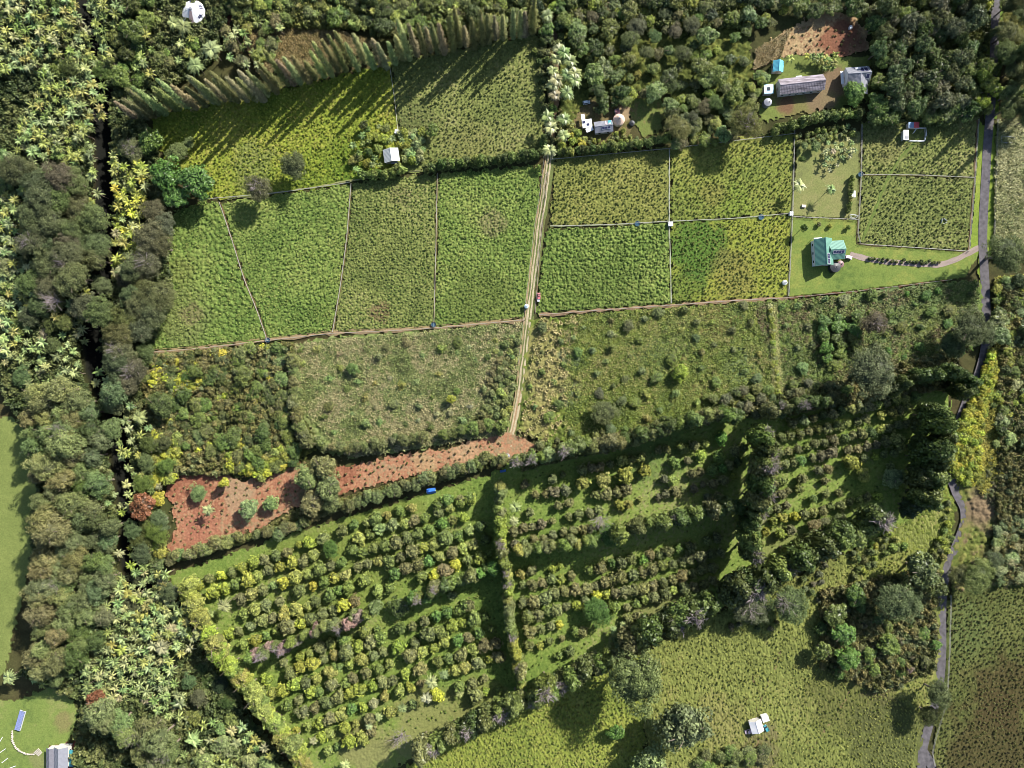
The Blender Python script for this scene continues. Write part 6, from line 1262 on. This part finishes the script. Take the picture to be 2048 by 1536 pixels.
scatter('grass_tufts', [[(780, 1560), (870, 1490), (1060, 1400), (1290, 1300), (1290, 1560)], [(1290, 1300), (1430, 1225), (1620, 1140), (1780, 1060), (1880, 1150), (1850, 1450), (1830, 1560), (1290, 1560)]], 1.35, S_TUFT, pal([col(136, 148, 70), col(168, 178, 78), col(184, 186, 94)], 16, 17), .4, .85, 13)
scatter('grass_tufts', [[(1895, 1180), (2070, 1165), (2070, 1560), (1870, 1560)]], 1.35, S_TUFT, pal([col(104, 96, 58), col(122, 124, 62), col(140, 142, 74)], 16, 18), .4, .8, 14)
scatter('grass_tufts', [[(380, 1160), (600, 1070), (985, 960), (1300, 880), (1520, 830), (1870, 780), (1870, 1000), (1560, 1120), (1420, 1200), (1060, 1370), (640, 1530), (540, 1440)]], 2.7, S_TUFT, pal([col(110, 140, 52), col(136, 160, 60), col(156, 170, 80)], 18, 19), .35, .75, 15)
JUNG = [[(-15, -15), (470, -15), (430, 120), (330, 190), (290, 240), (330, 330), (330, 480), (350, 600), (300, 700), (280, 860), (345, 960), (330, 1150), (400, 1290), (600, 1560), (150, 1560), (170, 1400), (40, 1340), (110, 1330), (70, 1100), (90, 900), (20, 800), (-15, 700)]]
JUNG[0][JUNG[0].index((345, 960))] = (320, 980)
scatter('undergrowth', JUNG, 15000, S_SHRUB, pal([col(66, 84, 44), col(92, 108, 56), col(124, 130, 74)], 9, 20), .8, 1.9, 16, False)
scatter('undergrowth', [[(1110, -15), (1500, -15), (1490, 60), (1120, 60)], [(440, -15), (1060, -15), (1000, 60), (640, 60), (480, 60)], [(1745, -15), (1975, -15), (1960, 230), (1740, 240)]], 9000, S_SHRUB, pal([col(72, 88, 40), col(104, 116, 52), col(140, 144, 64)], 8, 21), .6, 1.7, 17)
scatter('undergrowth', [[(285, 712), (590, 686), (600, 900), (460, 945), (345, 950), (300, 860)], [(1640, 1180), (1870, 1130), (1880, 1330), (1750, 1380), (1640, 1330)], [(1995, 560), (2070, 555), (2070, 1165), (1990, 1165)], [(1380, 840), (1560, 790), (1900, 700), (1930, 770), (1560, 830)]], 11000, S_SHRUB, pal([col(78, 88, 44), col(110, 116, 56), col(146, 136, 78), col(126, 140, 92)], 6, 22), .5, 1.5, 18)
scatter('undergrowth', [[(1000, -15), (1120, -15), (1120, 300), (1095, 300), (1100, 90)], [(1090, 895), (1300, 850), (1300, 880), (1040, 940)], [(345, 1120), (460, 1092), (600, 1052), (700, 1010), (960, 940), (1000, 925), (1000, 912), (900, 938), (700, 992), (600, 1018), (540, 1050), (455, 1090), (400, 1112)]], 3500, S_SHRUB, pal([col(84, 98, 44), col(120, 126, 60), col(150, 140, 84)], 6, 23), .4, 1.1, 19)
scatter('grass_tufts', [[(1500, 140), (1590, 50), (1735, 60), (1735, 105), (1560, 118)], [(345, 950), (395, 903), (446, 935), (590, 925), (800, 912), (985, 868), (1080, 895), (900, 935), (600, 1010), (400, 1110), (330, 1110)]], 420, S_TUFT, pal([col(150, 132, 84), col(176, 156, 104), col(120, 128, 60)], 6, 24), .5, 1.0, 20)
# past 300 of a kind in view the smallest go into one object that scatters the same plants
INST_MESH = {}
def overflow(stemname, limit=298):
    L_ = [o for o in C.objects if o.parent is None and o.name.split('.')[0] == stemname]
    def vis(o):
        px = 1024 + o.location.x * 5; py = 768 - o.location.y * 5; return -20 < px < 2068 and -20 < py < 1556
    L_.sort(key=lambda o: -(o.scale[0] * (1 if vis(o) else 0))); rest = L_[limit:]
    if not rest: return
    src = {}; P = []; K = []; Rr = []; Sc = []; Tn = []
    for o in rest:
        ch = [c for c in o.children if c.name.split('.')[0] == 'crown']; m_ = (ch[0] if ch else o); key = m_.data.name
        if key not in src: src[key] = (len(src), m_.data)
        P.append(o.location[:]); K.append(src[key][0]); Rr.append(o.rotation_euler[:]); Sc.append(o.scale[:]); Tn.append(m_.color[:])
        for c in list(o.children): bpy.data.objects.remove(c)
        bpy.data.objects.remove(o)
    ms = []
    for k, (i, me) in src.items():
        m2 = me.copy(); m2.materials.clear(); m2.materials.append(LEAFI); ms.append(m2)
    nm = stemname + '_mass'
    me = bpy.data.meshes.new(nm); N = len(P); me.vertices.add(N); me.vertices.foreach_set('co', np.array(P, F32).ravel())
    for an, ty, arr in (('tint', 'FLOAT_COLOR', Tn), ('rot', 'FLOAT_VECTOR', Rr), ('scl', 'FLOAT_VECTOR', Sc)):
        a = me.attributes.new(an, ty, 'POINT'); a.data.foreach_set('color' if ty == 'FLOAT_COLOR' else 'vector', np.array(arr, F32).ravel())
    a = me.attributes.new('pick', 'INT', 'POINT'); a.data.foreach_set('value', np.array(K, np.int32))
    instancer(link(nm, me, kind='stuff'), ms); print('OVERFLOW', stemname, N)
for k in KIND.values(): overflow(k[0])
kinds = {}
for o in C.objects:
    if o.parent is None: kinds[o.name.split('.')[0]] = kinds.get(o.name.split('.')[0], 0) + 1
print('COUNTS', kinds); print('FILL', COUNT)
